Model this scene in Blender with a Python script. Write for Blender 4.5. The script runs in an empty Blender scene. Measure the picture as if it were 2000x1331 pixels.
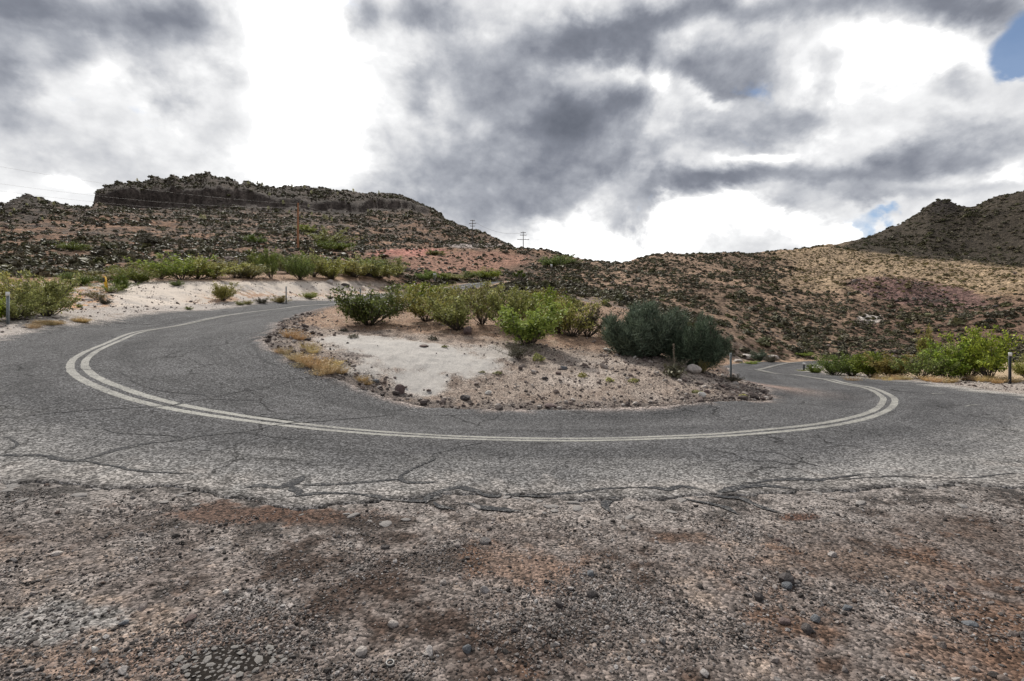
import bpy, math, random
import numpy as np

# ------------------------------------------------------------------ camera, sky, sun, exposure
scene = bpy.context.scene
col = scene.collection
F = 944.0            # focal length in photo pixels (2000 wide)
CX, CY = 1000.0, 665.5
EYE = 1.7

cam_data = bpy.data.cameras.new('camera')
cam_data.sensor_width = 36.0
cam_data.lens = 36.0 * F / 2000.0
cam_data.clip_start = 0.05
cam_data.clip_end = 5000.0
cam = bpy.data.objects.new('camera', cam_data)
cam.location = (0, 0, EYE)
cam.rotation_euler = (math.radians(90), 0, 0)
col.objects.link(cam)
scene.camera = cam
scene.render.resolution_x, scene.render.resolution_y = 1024, 681

scene.view_settings.view_transform = 'Standard'
scene.view_settings.look = 'None'
scene.view_settings.gamma = 1.0
scene.view_settings.use_curve_mapping = False
scene.view_settings.exposure = 1.0

SUN_AZ = math.radians(-28)      # measured from +Y towards +X
SUN_EL = math.radians(48)
sun_data = bpy.data.lights.new('sun', 'SUN')
sun_data.energy = 2.3
sun_data.angle = math.radians(5)
sun_data.color = (1.0, 0.95, 0.87)
sun = bpy.data.objects.new('sun', sun_data)
sun.rotation_euler = (math.radians(90) - SUN_EL, 0, math.radians(180) - SUN_AZ)
sun.rotation_euler = (-(math.radians(90) - SUN_EL), 0, -SUN_AZ)
col.objects.link(sun)


class NT:
    """small helper round a node tree"""
    def __init__(self, tree):
        self.t = tree
        tree.nodes.clear()

    def n(self, typ, ins=None, **props):
        nd = self.t.nodes.new(typ)
        for k, v in props.items():
            setattr(nd, k, v)
        for k, v in (ins or {}).items():
            self.set(nd.inputs[k], v)
        return nd

    def set(self, sock, v):
        if isinstance(v, bpy.types.NodeSocket):
            self.t.links.new(v, sock)
        elif isinstance(v, bpy.types.Node):
            self.t.links.new(v.outputs[0], sock)
        else:
            sock.default_value = v

    def m(self, op, a, b=None, c=None, clamp=False):
        nd = self.t.nodes.new('ShaderNodeMath')
        nd.operation = op
        nd.use_clamp = clamp
        for i, v in enumerate((a, b, c)):
            if v is not None:
                self.set(nd.inputs[i], v)
        return nd.outputs[0]

    def vm(self, op, a, b=None, s=None):
        nd = self.t.nodes.new('ShaderNodeVectorMath')
        nd.operation = op
        self.set(nd.inputs[0], a)
        if b is not None:
            self.set(nd.inputs[1], b)
        if s is not None:
            self.set(nd.inputs['Scale'], s)
        return nd.outputs[0]

    def mapr(self, v, a, b, c=0.0, d=1.0, smooth=False):
        nd = self.t.nodes.new('ShaderNodeMapRange')
        if smooth:
            nd.interpolation_type = 'SMOOTHSTEP'
        self.set(nd.inputs['Value'], v)
        for k, x in zip(('From Min', 'From Max', 'To Min', 'To Max'), (a, b, c, d)):
            self.set(nd.inputs[k], x)
        return nd.outputs[0]

    def noise(self, vec, scale, detail=4, rough=0.5, dist=0.0, lac=2.0):
        nd = self.t.nodes.new('ShaderNodeTexNoise')
        self.set(nd.inputs['Vector'], vec)
        for k, x in (('Scale', scale), ('Detail', detail), ('Roughness', rough), ('Distortion', dist), ('Lacunarity', lac)):
            self.set(nd.inputs[k], x)
        return nd

    def ramp(self, fac, stops, interp='LINEAR'):
        nd = self.t.nodes.new('ShaderNodeValToRGB')
        cr = nd.color_ramp
        cr.interpolation = interp
        while len(cr.elements) < len(stops):
            cr.elements.new(0.5)
        for e, (p, c) in zip(cr.elements, stops):
            e.position = p
            e.color = tuple(c) + (1,) if len(c) == 3 else c
        self.set(nd.inputs[0], fac)
        return nd.outputs[0]

    def mixc(self, fac, a, b, blend='MIX'):
        nd = self.t.nodes.new('ShaderNodeMix')
        nd.data_type = 'RGBA'
        nd.blend_type = blend
        self.set(nd.inputs[0], fac)
        for sock, v in ((nd.inputs[6], a), (nd.inputs[7], b)):
            if isinstance(v, tuple) and len(v) == 3:
                v = v + (1,)
            self.set(sock, v)
        return nd.outputs[2]


def build_world():
    w = bpy.data.worlds.new('World')
    scene.world = w
    w.use_nodes = True
    N = NT(w.node_tree)
    tc = N.n('ShaderNodeTexCoord').outputs['Generated']
    sky = N.n('ShaderNodeTexSky', sky_type='NISHITA', sun_disc=False, sun_elevation=SUN_EL,
              sun_rotation=SUN_AZ, altitude=800.0, dust_density=0.6)
    bg_sky = N.n('ShaderNodeBackground', {'Color': sky.outputs[0], 'Strength': 0.06})
    sep = N.n('ShaderNodeSeparateXYZ', {0: tc})
    x, y, z = sep.outputs
    ys = N.m('MAXIMUM', y, 0.12)
    u = N.m('DIVIDE', x, ys)
    v = N.m('DIVIDE', z, ys)
    front = N.mapr(y, 0.1, 0.4, smooth=True)
    # cloud-layer coordinates: overhead plane, so that clouds flatten towards the horizon
    zz = N.m('ADD', N.m('MAXIMUM', z, 0.0), 0.22)
    lay = N.n('ShaderNodeCombineXYZ', {0: N.m('DIVIDE', x, zz), 1: N.m('DIVIDE', y, zz), 2: 0.0}).outputs[0]
    dirv = N.vm('MULTIPLY', tc, (1.0, 1.0, 1.35))
    n_big = N.noise(dirv, 2.6, 7, 0.55, 0.35)
    n_bill = N.noise(dirv, 6.5, 7, 0.58, 0.25)
    n_lay = N.noise(lay, 1.1, 6, 0.55, 0.3)
    # warped picture-plane coordinates of the cloud masses
    uv = N.n('ShaderNodeCombineXYZ', {0: u, 1: v, 2: 0.0}).outputs[0]
    w1 = N.vm('SCALE', N.vm('SUBTRACT', n_big.outputs['Color'], (0.5, 0.5, 0.5)), s=0.34)
    w2 = N.vm('SCALE', N.vm('SUBTRACT', n_bill.outputs['Color'], (0.5, 0.5, 0.5)), s=0.16)
    uvw = N.vm('MULTIPLY', N.vm('ADD', uv, N.vm('ADD', w1, w2)), (1, 1, 0))

    def blob(px, py, sx, sy, rot, amp, soft=True):
        mp = N.n('ShaderNodeMapping', {'Vector': uvw, 'Location': ((px - CX) / F, (CY - py) / F, 0),
                                       'Rotation': (0, 0, math.radians(rot)), 'Scale': (sx / F, sy / F, 1)},
                 vector_type='TEXTURE')
        ln = N.n('ShaderNodeVectorMath', {0: mp.outputs[0]}, operation='LENGTH').outputs['Value']
        return N.mapr(ln, 1.0, 0.0, 0.0, amp, smooth=True)

    dark = [
        (60, 10, 200, 80, -8, .62), (20, 150, 75, 130, 10, .50), (300, 45, 220, 105, -10, .50), (300, 160, 75, 55, 0, .30),
        (10, 250, 70, 70, 0, .2), (120, 110, 80, 60, 0, .3),
        (700, 40, 85, 110, 0, .46), (850, 15, 140, 70, 0, .46), (840, 170, 80, 60, 0, .28), (960, 110, 170, 150, 0, .24),
        (1240, 50, 190, 110, 8, .70), (1130, 55, 120, 80, 0, .36), (1420, 10, 200, 70, 0, .52), (1750, 10, 340, 85, 4, .62),
        (1900, 40, 200, 75, -6, .40), (1330, 110, 120, 70, 0, .22),
        (1140, 240, 160, 120, 20, .60), (1060, 170, 150, 150, 0, .26), (1010, 320, 300, 190, 0, .34), (1230, 210, 90, 70, 0, .26),
        (920, 390, 280, 150, 0, .19), (1080, 400, 190, 80, 0, .20), (1150, 330, 150, 80, 0, .18),
        (1440, 140, 130, 80, 30, .36), (1450, 265, 210, 90, 12, .50), (1580, 170, 60, 60, 0, .3), (1370, 160, 80, 70, 0, .3), (1560, 240, 90, 70, 0, .22),
        (1230, 350, 190, 60, 5, .36), (1560, 372, 420, 62, 12, .54), (1880, 300, 260, 80, 14, .48), (1330, 405, 210, 45, 5, .40),
        (1680, 400, 170, 28, 8, .30), (1500, 437, 130, 24, 4, .26), (1850, 185, 80, 45, 20, .26), (1850, 395, 150, 30, 8, .25), (1680, 180, 60, 40, 0, .22),
        (430, 250, 240, 140, -20, .12), (100, 310, 300, 110, 0, .16), (790, 330, 190, 190, 0, .15), (640, 385, 240, 45, 0, .12),
    ]
    light = [
        (600, 140, 240, 330, 0, .40), (560, 280, 220, 110, 0, .16), (1680, 150, 200, 95, 10, .42), (1780, 130, 170, 80, 0, .30),
        (1250, 485, 420, 55, 0, .42), (1600, 475, 200, 35, 0, .34), (110, 380, 90, 32, 0, .28), (1255, 135, 50, 45, 0, .2), (1310, 160, 40, 70, -20, .3),
        (1450, 335, 110, 22, 10, .30), (1960, 350, 50, 32, 0, .3), (1380, 200, 50, 25, 0, .25), (200, 120, 90, 60, 0, .12),
    ]
    d = None
    for b in dark:
        s = blob(*b)
        d = s if d is None else N.m('ADD', d, s)
    for b in light:
        d = N.m('SUBTRACT', d, blob(*b))
    d = N.m('MULTIPLY', d, N.m('MULTIPLY', front, 1.0))
    nb = N.m('SUBTRACT', n_big.outputs[0], 0.5)
    nl = N.m('SUBTRACT', n_bill.outputs[0], 0.5)
    nlay = N.m('SUBTRACT', n_lay.outputs[0], 0.5)
    # away from the picture the deck goes on as the same broken grey and white
    rest = N.m('MULTIPLY', N.m('SUBTRACT', 1.0, front), N.m('MULTIPLY_ADD', nb, 1.6, 0.22))
    dens = N.m('ADD', N.m('ADD', d, rest),
               N.m('ADD', N.m('MULTIPLY', nb, 0.36), N.m('ADD', N.m('MULTIPLY', nl, 0.36), N.m('MULTIPLY', nlay, 0.12))))
    # billows: difference between the cloud here and a little nearer the sun
    toward = (0.075 * math.sin(SUN_AZ), 0.03, 0.09)
    n_b2 = N.noise(N.vm('ADD', dirv, toward), 6.5, 7, 0.58, 0.25)
    n_s1 = N.noise(dirv, 14.0, 6, 0.6, 0.2)
    n_s2 = N.noise(N.vm('ADD', dirv, (toward[0] * .4, toward[1] * .4, toward[2] * .4)), 14.0, 6, 0.6, 0.2)
    def cauli(vec, sc):
        vo = N.n('ShaderNodeTexVoronoi', {'Vector': vec, 'Scale': sc, 'Detail': 3.0, 'Roughness': 0.55, 'Lacunarity': 2.1, 'Randomness': 1.0}, normalize=True)
        return vo.outputs['Distance']
    dv = N.vm('ADD', dirv, N.vm('SCALE', N.vm('SUBTRACT', n_bill.outputs['Color'], (0.5, 0.5, 0.5)), s=0.10))
    c1 = cauli(dv, 7.5); c2 = cauli(N.vm('ADD', dv, (toward[0] * .5, toward[1] * .5, toward[2] * .5)), 7.5)
    puff = N.m('ADD', N.m('MULTIPLY', N.m('SUBTRACT', c1, 0.33), 0.55), N.m('MULTIPLY', N.m('SUBTRACT', c2, c1), 0.85))
    relief = N.m('ADD', puff, N.m('ADD', N.m('MULTIPLY', N.m('SUBTRACT', n_b2.outputs[0], n_bill.outputs[0]), 0.55),
                 N.m('MULTIPLY', N.m('SUBTRACT', n_s2.outputs[0], n_s1.outputs[0]), 0.45)))
    body = N.mapr(dens, -0.25, 0.25, 0.25, 1.0, smooth=True)
    dens = N.m('ADD', N.m('ADD', dens, N.m('MULTIPLY', relief, body)), 0.185)
    pos = N.m('MAXIMUM', dens, 0.0)
    dens = N.m('DIVIDE', dens, N.m('MULTIPLY_ADD', pos, 0.28, 1.0))
    cloud = N.ramp(dens, [(0.0, (0.92, 0.92, 0.92)), (0.09, (0.62, 0.622, 0.626)), (0.2, (0.49, 0.494, 0.505)), (0.32, (0.370, 0.379, 0.402)),
                          (0.46, (0.256, 0.268, 0.298)), (0.64, (0.15, 0.161, 0.191)), (0.88, (0.083, 0.092, 0.114)), (1.0, (0.068, 0.073, 0.089))])
    bg_cloud = N.n('ShaderNodeBackground', {'Color': cloud, 'Strength': 0.78})
    gap = N.m('ADD', blob(1965, 95, 120, 95, 30, 1.15), N.m('ADD', blob(1690, 440, 110, 30, 5, .6), blob(1725, 78, 36, 24, 0, .6)))
    gap = N.m('MULTIPLY', gap, front)
    gapm = N.mapr(N.m('ADD', gap, N.m('ADD', N.m('MULTIPLY', nl, -2.8), N.m('MULTIPLY', nb, -0.3))), 0.40, 0.85, 0.0, 0.92, smooth=True)
    mixs = N.n('ShaderNodeMixShader', {0: gapm, 1: bg_cloud.outputs[0], 2: bg_sky.outputs[0]})
    N.n('ShaderNodeOutputWorld', {0: mixs.outputs[0]})
    w.cycles.sampling_method = 'MANUAL'
    w.cycles.sample_map_resolution = 1024


build_world()
#---SPLIT---

# ------------------------------------------------------------------ numeric noise
def _hash(ix, iy, seed):
    h = (ix.astype(np.int64) * 374761393 + iy.astype(np.int64) * 668265263 + seed * 974634777) & 0xFFFFFFFF
    h = ((h ^ (h >> 13)) * 1274126177) & 0xFFFFFFFF
    h = h ^ (h >> 16)
    return (h & 0xFFFFFF).astype(np.float32) / float(0xFFFFFF)


def vnoise(x, y, seed=0):
    x0 = np.floor(x); y0 = np.floor(y)
    fx = (x - x0).astype(np.float32); fy = (y - y0).astype(np.float32)
    fx = fx * fx * (3 - 2 * fx); fy = fy * fy * (3 - 2 * fy)
    x0 = x0.astype(np.int64); y0 = y0.astype(np.int64)
    a = _hash(x0, y0, seed); b = _hash(x0 + 1, y0, seed)
    c = _hash(x0, y0 + 1, seed); d = _hash(x0 + 1, y0 + 1, seed)
    return (a + (b - a) * fx) * (1 - fy) + (c + (d - c) * fx) * fy


def fbm(x, y, octaves=4, seed=0, gain=0.5):
    """fractal noise about -1..1, mean 0"""
    x = np.asarray(x, float); y = np.asarray(y, float)
    s = np.zeros(x.shape, np.float32); a = 1.0; t = 0.0
    for o in range(octaves):
        ca, sa = math.cos(0.6 * o), math.sin(0.6 * o)
        f = 2.03 ** o
        s += a * (vnoise((x * ca - y * sa) * f + 17.3 * o, (x * sa + y * ca) * f - 9.1 * o, seed + o) * 2 - 1)
        t += a; a *= gain
    return s / t * 1.6


def sstep(a, b, x):
    t = np.clip((x - a) / (b - a), 0, 1)
    return t * t * (3 - 2 * t)


# ------------------------------------------------------------------ surveyed points: (photo x, photo y, distance in m)
ROAD = [  # double centre line; then width to the inner edge and to the outer edge
    (1060, 553.5, 100, 3.0, 3.0), (1000, 553.5, 86, 3.0, 3.0), (925, 557, 73, 3.2, 3.2), (830, 570, 58, 3.4, 3.4), (715, 588, 44, 3.6, 3.6), (620, 597, 37, 3.9, 3.7),
    (560, 603, 31, 4.1, 3.9), (440, 618, 25.5, 4.7, 3.6), (300, 644.5, 19.5, 4.9, 3.6), (212, 673, 15, 4.6, 4.0),
    (166, 695, 12.8, 4.3, 4.3), (153, 713, 11.5, 4.1, 4.7), (165, 735, 10.2, 4.1, 4.8), (212, 758, 9.25, 4.2, 4.2),
    (330, 793.5, 8.55, 4.1, 3.45), (600, 834, 8.15, 3.7, 3.0), (800, 851, 8.15, 3.4, 3.1), (1000, 859, 8.3, 3.3, 3.05),
    (1300, 856, 8.45, 3.25, 3.2), (1500, 843.5, 9.0, 3.1, 3.4), (1640, 826, 9.97, 2.8, 3.7), (1712, 806, 11.4, 2.55, 3.9),
    (1736, 788, 13.0, 2.8, 4.0), (1727, 772, 15.0, 3.4, 4.0), (1690, 757, 17.4, 3.9, 3.8), (1620, 743, 21.8, 4.0, 3.7),
    (1550, 733, 28.5, 4.0, 3.8), (1490, 726, 35, 4.2, 3.8), (1471, 722.5, 40, 4.4, 3.8), (1500, 718.5, 45, 4.2, 3.8),
    (1600, 711, 55, 3.6, 3.4), (1740, 708, 62, 3.3, 3.3)]
PTS = [  # (x, y, D)
    # outer edge of the road, left and right
    (0, 660, 16), (200, 640, 20.5), (380, 607, 28), (520, 597, 34), (1980, 775, 14.2), (1850, 757, 18), (1700, 742, 25), (1620, 735, 31),
    # inner edge
    (1000, 803, 11.6), (700, 755, 12.2), (580, 720, 12.4), (497, 670, 14.5), (510, 650, 16), (560, 628, 20), (620, 608, 25), (690, 592, 31),
    (1300, 805, 11.5), (1510, 786, 13.2), (1450, 746, 19), (1430, 736, 23), (1425, 723, 32), (1440, 716, 42),
    # island
    (800, 770, 12.4), (800, 700, 14.5), (800, 655, 18), (600, 650, 17.0), (680, 690, 14.3), (700, 640, 19.5), (900, 650, 19.5), (1000, 690, 16.5),
    (1050, 645, 21), (1180, 690, 17.5), (1180, 760, 13.2), (1300, 752, 13.6), (1360, 722, 16.3), (1410, 740, 16.2), (1440, 765, 14.8),
    (1290, 692, 19.5), (1300, 680, 25), (1300, 640, 48), (720, 600, 27), (850, 600, 30), (1000, 620, 30), (1100, 620, 37), (1150, 645, 29),
    # ground between the road legs and up to the far road
    (850, 562, 66), (1000, 553, 92), (1100, 560, 78), (1200, 580, 76), (1150, 520, 150), (1000, 515, 140), (900, 520, 122), (1050, 500, 170),
    (960, 553.5, 76),
    # right-hand hillside
    (1300, 600, 72), (1300, 550, 110), (1300, 512, 170), (1450, 652, 66), (1450, 580, 105), (1450, 512, 185), (1600, 672, 76), (1600, 600, 105),
    (1600, 550, 150), (1600, 500, 190), (1750, 672, 80), (1750, 612, 105), (1720, 585, 116), (1750, 545, 126), (1850, 590, 118), (1860, 562, 130), (1800, 520, 165), (1800, 484, 205),
    (1950, 680, 66), (1950, 620, 85), (1950, 560, 122), (1950, 515, 178), (1950, 450, 205), (1700, 490, 205), (2300, 650, 75), (2300, 480, 150),
    (1850, 695, 78), (1900, 705, 50), (1750, 705, 50), (2100, 700, 40), (1974, 746, 20), (1900, 739, 23), (2200, 745, 20),
    # cut bank and shoulder on the left
    (400, 601, 30), (400, 552, 38), (300, 572, 32), (230, 583, 28), (300, 548, 40), (550, 589, 38), (550, 551, 46), (650, 583, 44), (650, 553, 52),
    (760, 562, 57), (150, 600, 23.5), (80, 622, 19.5), (15, 634, 18), (-300, 650, 18), (150, 566, 33), (0, 577, 29), (480, 595, 34), (480, 551, 42),
    (400, 532, 54), (700, 532, 66), (100, 532, 54), (250, 530, 56), (550, 530, 60),
    # foot and flank of the mesa
    (100, 500, 80), (400, 500, 85), (700, 505, 96), (800, 503, 112), (100, 450, 125), (350, 452, 150), (600, 470, 140), (750, 482, 150), (600, 432, 205), (850, 472, 190),
    (350, 410, 211), (100, 420, 178), (700, 420, 246), (-300, 500, 60), (-300, 445, 125), (500, 410, 227), (950, 488, 175), (200, 415, 191),
]
FLAT = [  # (photo x, D, height): the turnout in front of the camera
    (-900, 1.2, 0), (-200, 1.2, 0), (500, 1.2, 0), (1000, 1.2, 0), (1500, 1.2, 0), (2200, 1.2, 0), (2900, 1.2, 0),
    (-200, 3, .06), (300, 3, .02), (1000, 3, 0), (1500, 3, 0), (2200, 3, 0), (1000, 5.2, 0), (1400, 5.3, 0), (1700, 5.6, 0), (2000, 6, 0),
    (2400, 8, 0), (500, 5.2, .1), (200, 5.4, .2), (0, 5.8, .27), (-300, 6.5, .4), (-700, 8, .6), (2600, 16, -.1), (2900, 40, -1.5), (-800, 20, 2.0), (-1200, 60, 9)]
SKYLINE = [  # (photo x, photo y, distance of the ridge)
    (-700, 440, 240), (-300, 430, 240), (-60, 415, 240), (0, 409, 240), (22, 392, 240), (50, 388, 240), (75, 391, 240), (105, 399, 240), (150, 407, 240), (181, 409, 242),
    (186, 368, 275), (212, 361, 275), (232, 361, 276), (262, 357, 288), (276, 349, 296), (300, 344, 304), (340, 339, 312), (385, 339, 314),
    (430, 345, 316), (470, 357, 316), (500, 362, 316), (560, 366, 316), (640, 370, 316), (720, 378, 314), (785, 383, 308), (810, 392, 300), (835, 407, 288),
    (870, 429, 265), (920, 449, 252), (970, 468, 240), (1008, 487, 222), (1030, 489, 205), (1065, 492, 185), (1090, 500, 182), (1150, 506, 190),
    (1188, 513, 200), (1196, 519, 205), (1226, 519, 210), (1250, 506, 205), (1290, 500, 205), (1400, 497, 212), (1460, 496, 220), (1530, 489, 240), (1640, 480, 265),
    (1700, 463, 290), (1760, 440, 305), (1795, 419, 312), (1815, 405, 315), (1845, 401, 318), (1868, 405, 320), (1905, 404, 322), (1950, 388, 325), (2000, 376, 330), (2060, 364, 330),
    (2300, 345, 330), (2700, 400, 330)]
CLIFF = [  # (photo x, cliff height in m, distance of its foot)
    (-1500, 0, 250), (181, 0, 252), (186, 8.6, 256), (300, 8.2, 262), (400, 7.6, 262), (470, 6.2, 264), (520, 4, 264), (600, 3.4, 265), (700, 4.2, 266), (790, 5.0, 266), (825, 3, 264), (850, 0, 262), (3000, 0, 262)]


def px_theta(px):
    return np.arctan2((np.asarray(px, float) - CX) / F, 1.0)


def survey():
    th, lr, g = [], [], []

    def add(px, D, z):
        uu = (px - CX) / F
        r = D * math.hypot(1, uu)
        th.append(math.atan(uu)); lr.append(math.log(r)); g.append(z / (r + 8.0))
    for px, py, D, _, _ in ROAD:
        add(px, D, EYE - (py - CY) * D / F)
    for px, py, D in PTS:
        add(px, D, EYE - (py - CY) * D / F)
    for px, D, z in FLAT:
        add(px, D, z)
    for px, py, R in SKYLINE[::2]:
        cl = np.interp(px, [c[0] for c in CLIFF], [c[1] for c in CLIFF])
        D = R / math.hypot(1, (px - CX) / F)
        z = EYE - (py - CY) * D / F - cl
        add(px, D, z)
        add(px, D * 1.35, z * 0.85)
        add(px, D * 2.6, z * 0.4)
    return np.array(th), np.array(lr), np.array(g)


TH_MAX = math.radians(85)
GN, GM = 681, 700
TH = np.linspace(-TH_MAX, TH_MAX, GN)
LR = np.linspace(math.log(0.8), math.log(1200), GM)


def tps(r2):
    return np.where(r2 > 1e-12, 0.5 * r2 * np.log(np.maximum(r2, 1e-12)), 0)


def make_grid():
    th, lr, g = survey()
    n = len(th)
    A = np.zeros((n + 3, n + 3)); b = np.zeros(n + 3)
    A[:n, :n] = tps((th[:, None] - th) ** 2 + (lr[:, None] - lr) ** 2) + np.eye(n) * 2e-4
    A[:n, n] = 1; A[:n, n + 1] = th; A[:n, n + 2] = lr
    A[n:, :n] = A[:n, n:].T
    b[:n] = g
    w = np.linalg.solve(A, b)
    G = np.zeros((GN, GM))
    for i in range(GN):
        K = tps((TH[i] - th[None, :]) ** 2 + (LR[:, None] - lr[None, :]) ** 2)
        G[i] = K @ w[:n] + w[n] + w[n + 1] * TH[i] + w[n + 2] * LR
    R = np.exp(LR)
    Z = G * (R + 8.0)
    # bring the ridge lines to the surveyed skyline
    sx = px_theta([s[0] for s in SKYLINE]); st = np.array([(CY - s[1]) / F for s in SKYLINE]); sr = np.array([s[2] for s in SKYLINE], float)
    want = np.interp(TH, sx, st) + .0022 * fbm(TH * 55, TH * 0, 3, 19) * ((TH > px_theta(184)) & (TH < px_theta(520))); rr = np.interp(TH, sx, sr)
    cl = np.interp(TH, px_theta([c[0] for c in CLIFF]), [c[1] for c in CLIFF])
    cr = np.interp(TH, px_theta([c[0] for c in CLIFF]), [c[2] for c in CLIFF])
    for it in range(4):
        Zc = Z + cl[:, None] * (R[None, :] > cr[:, None] * 1.01)
        Y = R[None, :] * np.cos(TH)[:, None]
        t = (Zc - EYE) / Y
        t[:, R < 100] = -9
        have = t.max(1)
        dl = np.clip(want - have, -0.2, 0.2)
        lo = np.where(cl > 0.5, cr * 1.0, rr * 0.72)
        wgt = sstep(lo[:, None], np.maximum(rr * 0.98, lo * 1.03)[:, None], R[None, :])
        Z = Z + wgt * dl[:, None] * Y
    # behind the camera and to the sides the ground runs on level
    fade = sstep(math.radians(84.9), math.radians(62), np.abs(TH))
    far = Z * fade[:, None]
    return np.where(np.abs(TH)[:, None] > math.radians(62), far, Z)


GRID = make_grid()


def base(x, y):
    th = np.clip(np.arctan2(x, y), -TH_MAX, TH_MAX)
    lr = np.log(np.maximum(np.hypot(x, y), 0.81))
    i = (th + TH_MAX) / (2 * TH_MAX) * (GN - 1); j = (lr - LR[0]) / (LR[-1] - LR[0]) * (GM - 1)
    i0 = np.clip(i.astype(int), 0, GN - 2); j0 = np.clip(j.astype(int), 0, GM - 2)
    fi = np.clip(i - i0, 0, 1); fj = np.clip(j - j0, 0, 1)
    z = (GRID[i0, j0] * (1 - fi) * (1 - fj) + GRID[i0 + 1, j0] * fi * (1 - fj) + GRID[i0, j0 + 1] * (1 - fi) * fj + GRID[i0 + 1, j0 + 1] * fi * fj)
    return z * sstep(0.85, 1.6, np.hypot(x, y))


# ------------------------------------------------------------------ the road's course
def catmull(P, per):
    P = np.array(P, float)
    P = np.vstack([2 * P[0] - P[1], P, 2 * P[-1] - P[-2]])
    out = []
    for k in range(1, len(P) - 2):
        n = max(2, int(np.linalg.norm(P[k + 1, :2] - P[k, :2]) / per))
        t = (np.arange(n) / n)[:, None]
        a, b, c, d = P[k - 1], P[k], P[k + 1], P[k + 2]
        out.append(0.5 * (2 * b + (c - a) * t + (2 * a - 5 * b + 4 * c - d) * t ** 2 + (3 * b - a - 3 * c + d) * t ** 3))
    out.append(P[-2][None])
    return np.vstack(out)


RC = catmull([((px - CX) / F * D, D, wi, wo) for px, py, D, wi, wo in ROAD], 0.08)
_far = (RC[:, 0] > 10) & (RC[:, 1] > 27)
for _ in range(2500):
    q_ = RC.copy(); q_[1:-1] = 0.25 * RC[:-2] + 0.5 * RC[1:-1] + 0.25 * RC[2:]
    RC[_far] = q_[_far]
# smooth the plan a little, resample evenly
for _ in range(60):
    RC[1:-1] = 0.25 * RC[:-2] + 0.5 * RC[1:-1] + 0.25 * RC[2:]
_s = np.concatenate([[0], np.cumsum(np.hypot(*np.diff(RC[:, :2], axis=0).T))])
S = np.arange(0, _s[-1], 0.07)
RC = np.stack([np.interp(S, _s, RC[:, k]) for k in range(4)], 1)
TAN = np.gradient(RC[:, :2], axis=0); TAN /= np.linalg.norm(TAN, axis=1)[:, None]
NOR = np.stack([TAN[:, 1], -TAN[:, 0]], 1)      # to the right of travel: the outside of the bend is there
# travelling from the upper leg round the front to the lower leg, the island lies on the left
INSIDE = -1.0
WI, WO = RC[:, 2], RC[:, 3]
edge_i = WI + 0.10 * fbm(S * 1.3, S * 0, 4, 11) + 0.05 * fbm(S * 6, S * 0, 3, 12)
edge_o = WO + (0.20 * fbm(S * 0.7, S * 0 + 5, 4, 21) + 0.16 * fbm(S * 2.6, S * 0, 5, 22, .7)) * np.where(RC[:, 1] < 12, 1.0, .55)


def road_coord(x, y):
    """distance along the road and signed offset (negative = towards the island) for points near it"""
    x = np.asarray(x, float); y = np.asarray(y, float)
    shp = x.shape
    x = x.ravel(); y = y.ravel()
    s = np.zeros(x.size, int); t = np.full(x.size, 99.0)
    sel = np.where((np.hypot(x, y) < 112) & (y > 0))[0]
    C = RC[::10]
    for a in range(0, len(sel), 20000):
        k = sel[a:a + 20000]
        d2 = (x[k, None] - C[None, :, 0]) ** 2 + (y[k, None] - C[None, :, 1]) ** 2
        j = d2.argmin(1) * 10
        best = np.full(len(k), 1e9); bj = j.copy()
        for o in (-8, -6, -4, -2, 0, 2, 4, 6, 8):
            jj = np.clip(j + o, 0, len(RC) - 1)
            q = (x[k] - RC[jj, 0]) ** 2 + (y[k] - RC[jj, 1]) ** 2
            m = q < best; best[m] = q[m]; bj[m] = jj[m]
        s[k] = bj
        t[k] = np.sign((x[k] - RC[bj, 0]) * NOR[bj, 0] + (y[k] - RC[bj, 1]) * NOR[bj, 1]) * np.sqrt(best)
    return s.reshape(shp), t.reshape(shp)


# which side is the island on?
_k = len(RC) // 2
_k = int(np.argmin(np.hypot(RC[:, 0] - 0, RC[:, 1] - 8.3)))
if (0 - RC[_k, 0]) * NOR[_k, 0] + (14 - RC[_k, 1]) * NOR[_k, 1] > 0:
    NOR = -NOR


def settle_road():
    """cut the far legs of the road level across, as roads are"""
    global GRID
    T, L = np.meshgrid(TH, LR, indexing='ij')
    X = np.exp(L) * np.sin(T); Y = np.exp(L) * np.cos(T)
    s, t = road_coord(X, Y)
    zc = base(RC[:, 0], RC[:, 1])
    for _ in range(80):
        zc[1:-1] = .25 * zc[:-2] + .5 * zc[1:-1] + .25 * zc[2:]
    # how much of the levelling applies: none round the near bend
    amt = np.where(RC[:, 0] > 0, sstep(26, 36, RC[:, 1]), sstep(36, 48, RC[:, 1]))
    rd = np.where(t < 0, -t - WI[s], t - WO[s])
    w = amt[s] * sstep(6.0, 0.6, rd)
    GRID = GRID * (1 - w) + zc[s] * w


settle_road()


def road_dist(s, t):
    """metres outside the asphalt (negative on it)"""
    return np.where(t < 0, -t - edge_i[s], t - edge_o[s])


def crust(x, y):
    """the tongue of old broken pavement left on the turnout"""
    e = x + 3.32 + .16 * fbm(y * 1.6, y * 0, 4, 301) + .05 * fbm(x * 6, y * 6, 3, 302)
    f = y - 3.95 + .45 * fbm(x * 1.2, x * 0 + 3, 4, 303)
    return sstep(.035, -.035, e) * sstep(-.12, .25, f) * sstep(-14, -10, x) * sstep(9.5, 8, y)


ONX = [c[0] for c in CLIFF]


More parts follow.
